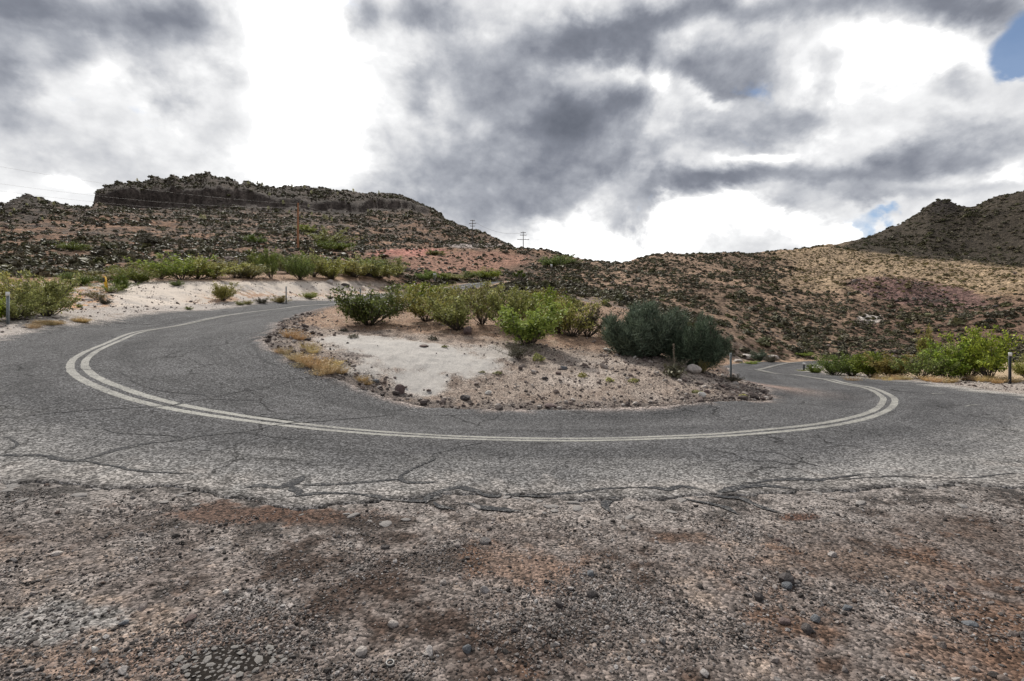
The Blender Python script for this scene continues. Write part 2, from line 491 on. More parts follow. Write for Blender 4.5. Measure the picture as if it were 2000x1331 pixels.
def height(x, y, rd=None):
    x = np.asarray(x, float); y = np.asarray(y, float)
    z = base(x, y)
    r = np.hypot(x, y); th = np.arctan2(x, y)
    if rd is None:
        s, t = road_coord(x, y)
        rd = road_dist(s, t)
    off = sstep(0.0, 0.5, rd)
    # cliffs of the mesa, broken into columns
    cl = np.interp(th, px_theta(ONX), [c[1] for c in CLIFF]); cr = np.interp(th, px_theta(ONX), [c[2] for c in CLIFF])
    far = r > 200
    if far.any():
        cn = np.zeros_like(r)
        rad = cr * (1 + 0.016 * fbm(th * 36, th * 0, 4, 31) + .010 * (vnoise(np.floor(th * 140), th * 0, 35) - .5) + 0.012 * (np.abs(fbm(th * 75, th * 0 + z * .03, 4, 32, .6)) - .4))
        w = sstep(0, 1, (r - rad) / (rad * 0.016))
        zz = cl * w * np.clip(.86 + 0.34 * fbm(th * 34, r * 0.012, 4, 33, .6) + .16 * (vnoise(np.floor(th * 210), th * 0, 36) - .5), .25, 1.3)
        z = z + np.where(far, zz, 0)
    # roughness of open ground
    a = sstep(50, 120, r)
    n = 0.006 * fbm(x * 7, y * 7, 4, 41) + 0.016 * fbm(x * 1.1, y * 1.1, 4, 42)
    isl = sstep(10, 14, r)
    n = n + isl * (0.05 * fbm(x * 1.3, y * 1.3, 4, 43) + 0.02 * fbm(x * 5, y * 5, 3, 44))
    z = z + n * off * (1 - a)
    z = z + .034 * crust(x, y) * off
    z = z + a * (r * 0.0045 * fbm(x / 14, y / 14, 4, 45) + 0.55 * np.abs(fbm(x / 4, y / 4, 4, 46)) + 0.18 * fbm(x / 1.2, y / 1.2, 3, 47)) * sstep(1.0, 3.0, rd)
    # crags on the two rocky crests
    px = CX + F * np.tan(np.clip(th, -1.3, 1.3))
    crag = np.exp(-((px - 1838) / 26) ** 2) * sstep(296, 312, r) + 0.7 * np.exp(-((px - 55) / 45) ** 2) * sstep(215, 236, r)
    z = z + crag * 2.2 * np.abs(fbm(x / 5, y / 5, 3, 48))
    # pieces of ground under the road stay below it
    z = z - 0.06 * sstep(0.10, -0.25, rd)
    return z


def hit(px, py, dz=0.0):
    """the point of the ground seen at a place of the photograph"""
    uu = (px - CX) / F; vv = (CY - py) / F
    D = np.exp(np.linspace(math.log(1.3), math.log(420), 2600))
    zr = EYE + vv * D
    zt = height(uu * D, D)
    k = np.where(zr <= zt)[0]
    k = k[0] if len(k) else len(D) - 1
    return float(uu * D[k]), float(D[k]), float(zt[k])


def ground_z(x, y):
    return float(height(np.array([x]), np.array([y]))[0])


# ------------------------------------------------------------------ mesh helpers
def mesh_np(name, V, faces):
    """V (n,3); faces: list of int arrays (m,k)"""
    me = bpy.data.meshes.new(name)
    V = np.asarray(V, np.float32)
    me.vertices.add(len(V)); me.vertices.foreach_set('co', V.ravel())
    loops = np.concatenate([np.asarray(f, np.int32).ravel() for f in faces])
    tot = np.concatenate([np.full(len(f), np.asarray(f).shape[1], np.int32) for f in faces])
    start = np.concatenate([[0], np.cumsum(tot)[:-1]]).astype(np.int32)
    me.loops.add(len(loops)); me.loops.foreach_set('vertex_index', loops)
    me.polygons.add(len(tot)); me.polygons.foreach_set('loop_start', start); me.polygons.foreach_set('loop_total', tot)
    me.update(calc_edges=True)
    return me


def smooth(me, flag=True):
    me.polygons.foreach_set('use_smooth', np.full(len(me.polygons), flag))
    return me


def link(name, me, mat=None, parent=None, loc=None, rot=None, scl=None):
    o = bpy.data.objects.new(name, me)
    if mat is not None and me is not None and len(me.materials) == 0:
        me.materials.append(mat)
    col.objects.link(o)
    if parent is not None:
        o.parent = parent
    if loc is not None:
        o.location = loc
    if rot is not None:
        o.rotation_euler = rot
    if scl is not None:
        o.scale = scl if hasattr(scl, '__len__') else (scl, scl, scl)
    return o


def tag(o, label=None, cat=None, group=None, kind=None):
    for k, v in (('label', label), ('category', cat), ('group', group), ('kind', kind)):
        if v:
            o[k] = v
    return o


def thing(name, label, cat, loc, rz=0.0, scl=1.0, group=None):
    o = link(name, None, None, None, loc, (0, 0, rz), scl)
    o.empty_display_size = 0.1
    return tag(o, label, cat, group)


def copy_tree(o, parent=None):
    c = o.copy(); col.objects.link(c)
    if parent is not None:
        c.parent = parent
    for ch in list(o.children):
        copy_tree(ch, c)
    return c


class MB:
    """collects plain shapes into one mesh"""
    def __init__(self):
        self.v = []; self.f = {3: [], 4: []}; self.n = 0

    def add(self, V, F_):
        V = np.asarray(V, float)
        for f in F_:
            f = np.asarray(f)
            if len(f):
                self.f[f.shape[1]].append(f + self.n)
        self.v.append(V); self.n += len(V)

    def box(self, c, s, rz=0.0):
        x, y, z = np.array(s) / 2
        V = np.array([[-x, -y, -z], [x, -y, -z], [x, y, -z], [-x, y, -z], [-x, -y, z], [x, -y, z], [x, y, z], [-x, y, z]])
        ca, sa = math.cos(rz), math.sin(rz)
        V = V @ np.array([[ca, sa, 0], [-sa, ca, 0], [0, 0, 1]]) + np.array(c)
        self.add(V, [np.array([[0, 3, 2, 1], [4, 5, 6, 7], [0, 1, 5, 4], [1, 2, 6, 5], [2, 3, 7, 6], [3, 0, 4, 7]])])

    def tube(self, P, R, k=6):
        P = np.asarray(P, float); R = np.broadcast_to(np.asarray(R, float), (len(P),))
        T = np.gradient(P, axis=0); T /= np.linalg.norm(T, axis=1)[:, None] + 1e-9
        ref = np.where(np.abs(T[:, 2:3]) < 0.9, np.array([[0, 0, 1.0]]), np.array([[1.0, 0, 0]]))
        A = np.cross(T, ref); A /= np.linalg.norm(A, axis=1)[:, None] + 1e-9
        B = np.cross(T, A)
        an = np.arange(k) / k * 2 * math.pi
        V = (P[:, None] + R[:, None, None] * (np.cos(an)[None, :, None] * A[:, None] + np.sin(an)[None, :, None] * B[:, None])).reshape(-1, 3)
        i = np.arange(len(P) - 1)[:, None] * k; j = np.arange(k)[None, :]; j2 = (j + 1) % k
        Q = np.stack([i + j, i + j2, i + k + j2, i + k + j], -1).reshape(-1, 4)
        n0 = len(V)
        caps = []
        if k >= 3:
            V = np.vstack([V, P[:1], P[-1:]])
            jj = np.arange(k)
            caps = [np.stack([np.full(k, n0), (jj + 1) % k, jj], 1), np.stack([np.full(k, n0 + 1), n0 - k + jj, n0 - k + (jj + 1) % k], 1)]
        self.add(V, [Q] + caps)

    def mesh(self, name):
        fs = [np.vstack(self.f[k]) for k in (3, 4) if self.f[k]]
        return mesh_np(name, np.vstack(self.v), fs)


def set_col(me, C, name='Col'):
    at = me.color_attributes.new(name, 'FLOAT_COLOR', 'POINT')
    C4 = np.ones((len(C), 4), np.float32); C4[:, :C.shape[1]] = C
    at.data.foreach_set('color', C4.ravel())


# ------------------------------------------------------------------ materials of the setting
def new_mat(name):
    m = bpy.data.materials.new(name)
    m.use_nodes = True
    N = NT(m.node_tree)
    out = N.n('ShaderNodeOutputMaterial')
    return m, N, out


def principled(N, out, colour, rough=0.9, normal=None, spec=0.3):
    p = N.n('ShaderNodeBsdfPrincipled', {'Base Color': colour, 'Roughness': rough, 'Specular IOR Level': spec})
    if normal is not None:
        N.set(p.inputs['Normal'], normal)
    N.t.links.new(p.outputs[0], out.inputs['Surface'])
    return p


def ground_material():
    m, N, out = new_mat('gravelly soil')
    co = N.n('ShaderNodeTexCoord').outputs['Object']
    at = N.n('ShaderNodeAttribute', attribute_name='Col')
    c = at.outputs['Color']; coarse = at.outputs['Alpha']      # silt is finer than gravel
    v1 = N.n('ShaderNodeTexVoronoi', {'Vector': co, 'Scale': 50.0, 'Randomness': 1.0})
    v2 = N.n('ShaderNodeTexVoronoi', {'Vector': co, 'Scale': 24.0, 'Randomness': 1.0})
    r1 = N.n('ShaderNodeSeparateColor', {0: v1.outputs['Color']}).outputs[0]
    r2 = N.n('ShaderNodeSeparateColor', {0: v2.outputs['Color']}).outputs[1]
    nz = N.noise(co, 9.0, 6, 0.65)
    fine = N.noise(co, 160.0, 3, 0.6)
    k = N.m('ADD', N.mapr(N.m('POWER', r1, 1.6), 0, 1, 0.40, 1.75), N.mapr(r2, 0, 1, -0.32, 0.32))
    k = N.m('ADD', k, N.m('MULTIPLY', N.m('SUBTRACT', fine.outputs[0], 0.5), 1.6))
    k = N.m('MULTIPLY', k, N.mapr(nz.outputs[0], 0.3, 0.7, 0.8, 1.2))
    k = N.m('MAXIMUM', k, 0.18)
    k = N.m('ADD', 1.0, N.m('MULTIPLY', N.m('SUBTRACT', k, 1.0), coarse))
    cc = N.vm('SCALE', c, s=k)
    hgt = N.m('ADD', N.m('MULTIPLY', v1.outputs['Distance'], -0.6), N.m('ADD', N.m('MULTIPLY', v2.outputs['Distance'], -0.7), N.m('MULTIPLY', nz.outputs[0], 0.6)))
    bp = N.n('ShaderNodeBump', {'Strength': 0.9, 'Distance': 0.02, 'Height': hgt})
    principled(N, out, cc, 0.95, bp.outputs[0], 0.15)
    return m


def hill_material():
    m, N, out = new_mat('rocky hillside soil')
    co = N.n('ShaderNodeTexCoord').outputs['Object']
    c = N.n('ShaderNodeAttribute', attribute_name='Col').outputs['Color']
    v1 = N.n('ShaderNodeTexVoronoi', {'Vector': co, 'Scale': 1.7, 'Randomness': 1.0})
    v2 = N.n('ShaderNodeTexVoronoi', {'Vector': co, 'Scale': 0.6, 'Randomness': 1.0})
    r1 = N.n('ShaderNodeSeparateColor', {0: v1.outputs['Color']}).outputs[0]
    r2 = N.n('ShaderNodeSeparateColor', {0: v2.outputs['Color']}).outputs[1]
    nz = N.noise(co, 0.9, 8, 0.68)
    k = N.m('ADD', N.mapr(r1, 0, 1, 0.6, 1.3), N.mapr(r2, 0, 1, -0.2, 0.2))
    k = N.m('MULTIPLY', k, N.mapr(nz.outputs[0], 0.3, 0.7, 0.6, 1.4))
    k = N.m('MAXIMUM', k, 0.15)
    cc = N.vm('SCALE', c, s=k)
    hgt = N.m('ADD', N.m('MULTIPLY', v1.outputs['Distance'], -0.5), N.m('MULTIPLY', nz.outputs[0], 1.6))
    bp = N.n('ShaderNodeBump', {'Strength': 0.8, 'Distance': 0.5, 'Height': hgt})
    principled(N, out, cc, 0.95, bp.outputs[0], 0.12)
    return m


def asphalt_material():
    m, N, out = new_mat('aged asphalt')
    co = N.n('ShaderNodeTexCoord').outputs['Object']
    st = N.n('ShaderNodeAttribute', attribute_name='st').outputs['Vector']
    c = N.n('ShaderNodeAttribute', attribute_name='Col').outputs['Color']
    v1 = N.n('ShaderNodeTexVoronoi', {'Vector': co, 'Scale': 44.0})
    r1 = N.n('ShaderNodeSeparateColor', {0: v1.outputs['Color']}).outputs[0]
    fine = N.noise(co, 75.0, 4, 0.75)
    big = N.noise(co, 0.7, 5, 0.6)
    stretch = N.vm('MULTIPLY', st, (0.16, 2.6, 1.0))
    streak = N.noise(stretch, 1.3, 6, 0.62)
    k = N.m('ADD', N.mapr(N.m('POWER', r1, 2.0), 0, 1, 0.38, 2.3), N.m('MULTIPLY', N.m('SUBTRACT', fine.outputs[0], 0.5), 3.4))
    k = N.m('MULTIPLY', k, N.mapr(big.outputs[0], 0.3, 0.7, 0.82, 1.18))
    k = N.m('MULTIPLY', k, N.mapr(streak.outputs[0], 0.3, 0.7, 0.84, 1.16))
    k = N.m('MAXIMUM', k, 0.2)
    # hair cracks
    wob = N.vm('SCALE', N.vm('SUBTRACT', N.noise(co, 1.6, 4, 0.6).outputs['Color'], (0.5, 0.5, 0.5)), s=0.9)
    vc = N.n('ShaderNodeTexVoronoi', {'Vector': N.vm('MULTIPLY', N.vm('ADD', co, wob), (1, 1, 0)), 'Scale': 0.42}, feature='DISTANCE_TO_EDGE')
    some = N.mapr(N.noise(co, 0.35, 2, 0.5).outputs[0], 0.46, 0.56, smooth=True)
    crack = N.m('MULTIPLY', N.mapr(vc.outputs['Distance'], 0.011, 0.003, smooth=True), some)
    vd = N.n('ShaderNodeTexVoronoi', {'Vector': N.vm('MULTIPLY', N.vm('ADD', co, wob), (1, 1, 0)), 'Scale': 1.9}, feature='DISTANCE_TO_EDGE')
    some2 = N.mapr(N.noise(co, 0.5, 2, 0.5).outputs[0], 0.56, 0.64, smooth=True)
    crack = N.m('MAXIMUM', crack, N.m('MULTIPLY', N.mapr(vd.outputs['Distance'], 0.018, 0.006, smooth=True), N.m('MULTIPLY', some2, 0.8)))
    k = N.m('MULTIPLY', k, N.m('MULTIPLY_ADD', crack, -0.62, 1.0))
    cc = N.vm('SCALE', c, s=k)
    hgt = N.m('ADD', N.m('MULTIPLY', v1.outputs['Distance'], -0.8), N.m('MULTIPLY', crack, -2.0))
    bp = N.n('ShaderNodeBump', {'Strength': 0.6, 'Distance': 0.01, 'Height': hgt})
    principled(N, out, cc, 0.95, bp.outputs[0], 0.12)
    return m


def plain_material(name, colour, rough=0.7, var=0.25, scale=20.0, spec=0.3, metal=0.0, bump=0.0):
    m, N, out = new_mat(name)
    co = N.n('ShaderNodeTexCoord').outputs['Object']
    nz = N.noise(co, scale, 5, 0.6)
    cc = N.vm('SCALE', tuple(colour), s=N.mapr(nz.outputs[0], 0.3, 0.7, 1 - var, 1 + var))
    nor = None
    if bump:
        nor = N.n('ShaderNodeBump', {'Strength': 0.7, 'Distance': bump, 'Height': nz.outputs[0]}).outputs[0]
    p = principled(N, out, cc, rough, nor, spec)
    p.inputs['Metallic'].default_value = metal
    return m


def paint_material():
    m, N, out = new_mat('worn road paint')
    co = N.n('ShaderNodeTexCoord').outputs['Object']
    nz = N.noise(co, 18.0, 8, 0.75)
    v1 = N.n('ShaderNodeTexVoronoi', {'Vector': co, 'Scale': 75.0})
    r1 = N.n('ShaderNodeSeparateColor', {0: v1.outputs['Color']}).outputs[0]
    big = N.noise(co, 1.1, 4, 0.6)
    w = N.m('ADD', N.m('MULTIPLY', nz.outputs[0], 1.0), N.m('ADD', N.m('MULTIPLY', r1, 0.28), N.m('MULTIPLY', big.outputs[0], 0.5)))
    worn = N.mapr(w, 0.72, 0.98, 1.0, 0.0)
    cc = N.mixc(worn, (0.31, 0.302, 0.275), (0.10, 0.098, 0.095))
    principled(N, out, cc, 0.8, None, 0.2)
    return m


def tar_material():
    m, N, out = new_mat('tar crack filler')
    co = N.n('ShaderNodeTexCoord').outputs['Object']
    nz = N.noise(co, 30.0, 6, 0.7)
    v1 = N.n('ShaderNodeTexVoronoi', {'Vector': co, 'Scale': 70.0})
    r1 = N.n('ShaderNodeSeparateColor', {0: v1.outputs['Color']}).outputs[0]
    k = N.m('ADD', N.mapr(nz.outputs[0], 0.3, 0.7, 0.6, 1.3), N.m('MULTIPLY', N.m('POWER', r1, 4.0), 0.9))
    worn = N.mapr(N.m('ADD', N.noise(co, 22.0, 6, 0.75).outputs[0], N.m('MULTIPLY', r1, 0.12)), 0.56, 0.68, smooth=True)
    cc = N.vm('SCALE', N.mixc(N.m('MULTIPLY', worn, 0.8), (0.030, 0.031, 0.034), (0.13, 0.125, 0.12)), s=k)
    bp = N.n('ShaderNodeBump', {'Strength': 0.4, 'Distance': 0.01, 'Height': nz.outputs[0]})
    principled(N, out, cc, 0.9, bp.outputs[0], 0.12)
    return m


M_GROUND = ground_material()
M_HILL = hill_material()
M_ASPHALT = asphalt_material()
M_PAINT = paint_material()
M_TAR = tar_material()


# ------------------------------------------------------------------ ground and hills
def lerp(a, b, w):
    return a + (np.asarray(b, float) - a) * w[..., None]


def colours(x, y, z, rd, t):
    """base colour of the soil at each point"""
    r = np.hypot(x, y); th = np.arctan2(x, y)
    px = CX + F * np.tan(np.clip(th, -1.3, 1.3)); py = CY - F * (z - EYE) / np.maximum(y, 0.5)
    n1 = fbm(x * 0.8, y * 0.8, 5, 61); n2 = fbm(x * 3.1, y * 3.1, 5, 62, .6); n3 = fbm(x * 9, y * 9, 4, 63, .65); n0 = fbm(x * .25, y * .25, 4, 64)
    C = np.zeros(x.shape + (3,))
    C[:] = (0.150, 0.127, 0.116)
    # turnout gravel: brown hollows, pale pinkish crust, grey stone drifts
    C = lerp(C, (0.052, 0.036, 0.029), sstep(0.0, 0.6, n1 * .6 + n2 * .6 + .25 * n3 + .05))
    C = lerp(C, (0.225, 0.180, 0.152), sstep(0.1, 0.75, -n1 * .5 + n3 * .6 - n2 * .3))
    C = lerp(C, (0.23, 0.215, 0.208), 0.6 * sstep(0.15, 0.7, fbm(x * 1.3 + 7, y * 1.3, 5, 65) + .3 * n3))
    C = lerp(C, (0.165, 0.098, 0.066), 0.55 * sstep(0.2, 0.9, fbm(x * 1.1, y * 1.1 + 30, 4, 66) + .5 * n2 + .3 * n3))

    def spot(cx, cy, rx, ry, c, amt=1.0, rough=0.5):
        nonlocal C
        ax, ay, _ = cx
        q = np.hypot((x - ax) / rx, (y - ay) / ry) + rough * n2 * .6 + rough * .3 * n3
        C = lerp(C, c, amt * sstep(1.15, 0.55, q))
    H = hit
    near = r < 70
    out = sstep(0.0, 0.12, rd)
    cru = crust(x, y)
    C = lerp(C, (0.195, 0.178, 0.168), cru * (.55 + .45 * np.clip(n2 + .6 * n3 + .3, 0, 1)))
    C = lerp(C, (0.05, 0.043, 0.04), cru * sstep(.35, .8, fbm(x * 2.4, y * 2.4, 5, 305, .65) + .3 * n3) * .85)
    # crumbling edge of the asphalt towards the turnout
    front = (t > 0) & (y < 9.5) & (r < 14)
    w = np.where(front, sstep(1.2, 0.0, rd + .75 * n2 + .35 * n3), 0)
    C = lerp(C, (0.225, 0.203, 0.190), w * .8)
    C = lerp(C, (0.055, 0.05, 0.047), np.where(front, sstep(1.5, 0.2, rd) * sstep(0.0, 0.4, .8 * n3 + .9 * n2 - .08), 0) * .92)
    spot(H(480, 1006), 0, 0.8, 0.26, (0.085, 0.047, 0.032), .85, 1.1)
    spot(H(620, 1012), 0, 0.6, 0.24, (0.08, 0.046, 0.032), .8, 1.1)
    spot(H(730, 1025), 0, 0.35, 0.16, (0.045, 0.035, 0.03), .9, .7)
    spot(H(870, 1100), 0, 0.35, 0.2, (0.06, 0.047, 0.04), .8, .8)
    spot(H(320, 1158), 0, 0.10, 0.09, (0.05, 0.042, 0.038), .9, .8)
    spot(H(1560, 1010), 0, 0.22, 0.1, (0.09, 0.045, 0.03), .9, .7)
    spot(H(1930, 1050), 0, 0.5, 0.5, (0.10, 0.08, 0.07), .8, .8)
    spot(H(1700, 1100), 0, 0.7, 0.35, (0.12, 0.085, 0.066), .7, .8)
    spot(H(60, 1230), 0, 0.45, 0.25, (0.2, 0.195, 0.19), .8, .8)
    # island
    isl = (t < 0) & (r < 60) & (rd > -0.5)
    ci = np.zeros_like(C); ci[:] = (0.285, 0.232, 0.195)
    ci = lerp(ci, (0.37, 0.315, 0.275), sstep(-0.1, 0.8, n1))
    ci = lerp(ci, (0.185, 0.14, 0.113), 0.8 * sstep(0.1, 0.8, n2 - .3 * n1))
    C = np.where(isl[..., None], ci, C)
    isl_f = isl.astype(float)
    back = sstep(17.2, 19.0, y + 1.0 * n1 + .06 * x) * isl_f
    C = lerp(C, (0.27, 0.165, 0.105), back * .8)
    C = lerp(C, (0.38, 0.29, 0.22), back * .7 * sstep(0.1, 0.7, n2))
    for a, rx, ry, am in ((H(800, 690), 2.3, 1.9, 1), (H(880, 705), 1.7, 1.3, 1), (H(820, 745), .85, 1.0, 1), (H(720, 668), 1.8, 1.5, .9), (H(960, 690), 1.0, 1.0, .7), (H(700, 725), .9, .5, .8)):
        spot(a, 0, rx, ry, (0.45, 0.425, 0.398), am * .95, .4)
    for a, rx, ry in ((H(665, 705), .55, .35), (H(700, 695), .6, .25), (H(585, 655), .6, .9), (H(600, 640), .5, .8)):
        spot(a, 0, rx, ry, (0.12, 0.095, 0.085), .85, .9)
    spot(H(1450, 772), 0, 0.9, 1.3, (0.09, 0.07, 0.062), .9, .5)
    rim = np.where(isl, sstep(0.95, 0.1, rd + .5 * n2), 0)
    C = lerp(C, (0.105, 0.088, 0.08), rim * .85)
    # left shoulder, cut bank, ground behind
    left = (t > 0) & (y > 11) & (px < 830) & (r < 75)
    cl_ = np.zeros_like(C); cl_[:] = (0.40, 0.36, 0.33)
    cl_ = lerp(cl_, (0.27, 0.215, 0.18), .7 * sstep(0.1, 0.8, n2))
    C = np.where(left[..., None], cl_, C)
    lf = left.astype(float)
    bank = lf * sstep(203, 232, px) * sstep(rd * 0 + .9, 2.2, rd) * sstep(547, 553, py)
    C = lerp(C, (0.56, 0.49, 0.425), bank * sstep(-.7, .3, n1 + .5 * n2 + .2))
    C = lerp(C, (0.36, 0.21, 0.125), lf * sstep(330, 420, px) * sstep(4.5, 1.8, rd) * sstep(1.0, 1.7, rd) * sstep(-.2, .6, n2 + n1) * .85)
    C = lerp(C, (0.31, 0.185, 0.11), lf * sstep(553, 546, py) * .85)
    C = lerp(C, (0.44, 0.25, 0.13), lf * sstep(240, 200, px) * sstep(1.6, 2.6, rd) * sstep(.1, .6, n2 + .3))
    # right shoulder
    right = (t > 0) & (px > 1480) & (y > 9.5) & (r < 60)
    cr_ = np.zeros_like(C); cr_[:] = (0.31, 0.27, 0.24)
    cr_ = lerp(cr_, (0.41, 0.30, 0.18), sstep(2.6, 4.0, rd) * .8)
    cr_ = lerp(cr_, (0.17, 0.145, 0.13), .6 * sstep(0.2, .8, n2))
    C = np.where(right[..., None], cr_, C)
    # ------------- hills
    m0 = fbm(x / 22, y / 22, 4, 71); m1 = fbm(x / 6, y / 6, 5, 72, .6); m2 = fbm(x / 1.6, y / 1.6, 4, 73, .65)
    hl = np.zeros_like(C); hl[:] = (0.150, 0.100, 0.070)
    hl = lerp(hl, (0.25, 0.150, 0.098), sstep(0.1, .8, m1 + .4 * m0))
    hl = lerp(hl, (0.070, 0.057, 0.049), .9 * sstep(-0.1, .6, m2 * .6 - m1 * .5 + .5 * sstep(500, 400, py) - .15))
    mid = sstep(1020, 1120, px)
    cm = np.zeros_like(C); cm[:] = (0.205, 0.142, 0.100)
    cm = lerp(cm, (0.31, 0.212, 0.148), sstep(0, .7, m1 + .5 * m0))
    cm = lerp(cm, (0.13, 0.09, 0.068), .7 * sstep(.1, .7, m2))
    hl = hl * (1 - mid[..., None]) + cm * mid[..., None]
    # gully side on the right is darker scrubland
    gul = sstep(1630, 1700, px) * sstep(575, 610, py + 12 * m1)
    hl = lerp(hl, (0.15, 0.095, 0.07), gul * .8)
    # yellow grassy slope
    yel = sstep(1480, 1640, px + 60 * m0) * sstep(590, 560, py + 14 * m1)
    hl = lerp(hl, (0.36, 0.268, 0.175), yel * (.75 + .25 * np.clip(m1, -1, 1)))
    hl = lerp(hl, (0.42, 0.27, 0.09), yel * sstep(1780, 1900, px) * sstep(555, 585, py) * sstep(-.1, .5, m1) * .8)
    # purple-brown rock bank
    q = ((px - 1800) / 150) ** 2 + ((py - (572 + (px - 1790) * .13)) / 27) ** 2
    hl = lerp(hl, (0.19, 0.118, 0.102), sstep(1.15, .75, q + .35 * m1 + .2 * m2))
    q = ((px - 1700) / 24) ** 2 + ((py - 622) / 11) ** 2
    hl = lerp(hl, (0.46, 0.41, 0.37), sstep(1.2, .7, q + .4 * m2))
    # dark hill top right
    dk = sstep(1590, 1680, px) * sstep(8, -6, py - np.interp(px, [1600, 1640, 1700, 1800, 1900, 2000, 2200], [470, 486, 494, 505, 513, 522, 530]) + 5 * m1) * (r > 170)
    hl = lerp(hl, (0.056, 0.046, 0.035), dk)
    hl = lerp(hl, (0.045, 0.038, 0.034), np.exp(-((px - 1838) / 34) ** 2) * sstep(425, 408, py))
    # pink mounds in the saddle
    q = ((px - 900) / 140) ** 2 + ((py - 512 - (px - 900) * -.03) / 22) ** 2
    hl = lerp(hl, (0.30, 0.165, 0.118), sstep(1.2, .6, q + .3 * m1) * .9)
    q = ((px - 800) / 95) ** 2 + ((py - 493 - (px - 800) * -.04) / 8) ** 2
    hl = lerp(hl, (0.42, 0.19, 0.15), sstep(1.2, .5, q + .35 * m1) * .9)
    q = ((px - 925) / 62) ** 2 + ((py - 480) / 5) ** 2
    hl = lerp(hl, (0.36, 0.31, 0.29), sstep(1.2, .5, q + .6 * m2) * .9)
    q = ((px - 640) / 70) ** 2 + ((py - 500) / 17) ** 2
    hl = lerp(hl, (0.34, 0.205, 0.15), sstep(1.2, .5, q + .3 * m1) * .8)
    # cliff rock: wherever the mesa is steep
    cr = np.interp(th, px_theta(ONX), [c[2] for c in CLIFF]); clh = np.interp(th, px_theta(ONX), [c[1] for c in CLIFF])
    cf = sstep(.5, 3, clh) * sstep(.968, .985, r / cr) * sstep(1.045, 1.02, r / cr)
    colm = sstep(-.5, .6, fbm(th * 130, z * .05, 4, 34, .65))
    hl = lerp(hl, lerp(np.zeros_like(hl) + np.array((0.032, 0.027, 0.025)), (0.125, 0.106, 0.094), colm * (.55 + .45 * vnoise(np.floor(th * 150), np.floor(z / 2.2), 37))), cf)
    hl = lerp(hl, (0.046, 0.039, 0.033), sstep(1.015, 1.04, r / cr) * sstep(.5, 3, clh) * .85)
    hl = lerp(hl, (0.075, 0.056, 0.044), sstep(.78, .97, r / cr + .05 * m1) * (px < 1000) * .35)
    hl = lerp(hl, (0.05, 0.042, 0.036), np.exp(-((px - 60) / 90) ** 2) * sstep(190, 230, r) * .8)
    wh = sstep(56, 72, r + 3 * m2)
    C = C * (1 - wh[..., None]) + hl * wh[..., None]
    # dusty verge of the far road
    C = lerp(C, (0.36, 0.25, 0.17), np.where(r > 56, sstep(2.2, .6, rd), 0) * .7)
    q = np.clip((C.min(-1) - .27) / .09, 0, 1) * (r < 60) * (y > 9.5)
    return np.concatenate([np.clip(C, 0.02, 0.8), (1 - .78 * q)[..., None]], -1)


def build_terrain():
    n_in, n_out = 660, 60
    a_in = math.radians(50)
    side = np.linspace(a_in, math.pi, n_out + 1)[1:]
    th = np.concatenate([-side[::-1], np.linspace(-a_in, a_in, n_in), side])
    lr = np.linspace(math.log(0.9), math.log(640), 985)
    T, L = np.meshgrid(th, lr, indexing='ij')
    R = np.exp(L)
    X = R * np.sin(T); Y = R * np.cos(T)
    s, t = road_coord(X, Y)
    rd = road_dist(s, t)
    Z = height(X, Y, rd)
    C = colours(X, Y, Z, rd, t)
    nT, nL = X.shape
    idx = np.arange(nT * nL).reshape(nT, nL)
    px = CX + F * np.tan(np.clip(T, -1.3, 1.3))
    # which named piece of land each face belongs to
    bound = np.interp(px, [-9999, 760, 1000, 1150, 1250, 1500, 99999], [60, 60, 104, 70, 58, 58, 60])
    ang = np.abs(T) > math.radians(55)
    reg = np.where(R < bound, 0, np.where(px < 1030, 1, 2))
    pyv = CY - F * (Z - EYE) / np.maximum(Y, 1)
    reg = np.where((reg == 2) & (px > 1590) & (R > 170) & (pyv < np.interp(px, [1590, 1640, 1700, 1800, 1900, 2000, 2200], [470, 486, 494, 505, 513, 522, 530])), 3, reg)
    reg = np.where((reg == 2) & (px > 1600) & (R > 300), 3, reg)
    reg = np.where(np.abs(T) > math.radians(80), 0, reg)
    rf = reg[:-1, :-1]
    V = np.stack([X, Y, Z], -1).reshape(-1, 3); Cf = C.reshape(-1, 4)
    Q = np.stack([idx[:-1, :-1], idx[1:, :-1], idx[1:, 1:], idx[:-1, 1:]], -1)
    obs = []
    for k, (nm, lab) in enumerate((('ground', 'bare gravel turnout, pale soil island and stony road shoulders'),
                                   ('mesa', 'dark flat-topped mesa with a cliff band and brown scrubby flank'),
                                   ('hillside', 'red-brown scrub-dotted hillside rising beyond the road to the saddle'),
                                   ('hill', 'dark scrub-covered hill with a rocky crest at the right'))):
        f = Q[rf == k]
        used = np.unique(f); mp = np.zeros(nT * nL, np.int32); mp[used] = np.arange(len(used))
        me = mesh_np(nm, V[used], [mp[f][:, ::-1]])
        smooth(me)
        set_col(me, Cf[used])
        o = link(nm, me, M_GROUND if k == 0 else M_HILL)
        o['kind'] = 'structure'; o['label'] = lab
        obs.append(o)
    # the small disc of ground under the camera
    k = 0
    ring = V.reshape(nT, nL, 3)[:, 0]
    return obs


TERRAIN = build_terrain()


# ------------------------------------------------------------------ road
def road_point(si, t, dz=0.0):
    x = RC[si, 0] + NOR[si, 0] * t; y = RC[si, 1] + NOR[si, 1] * t
    return x, y, base(x, y) + dz


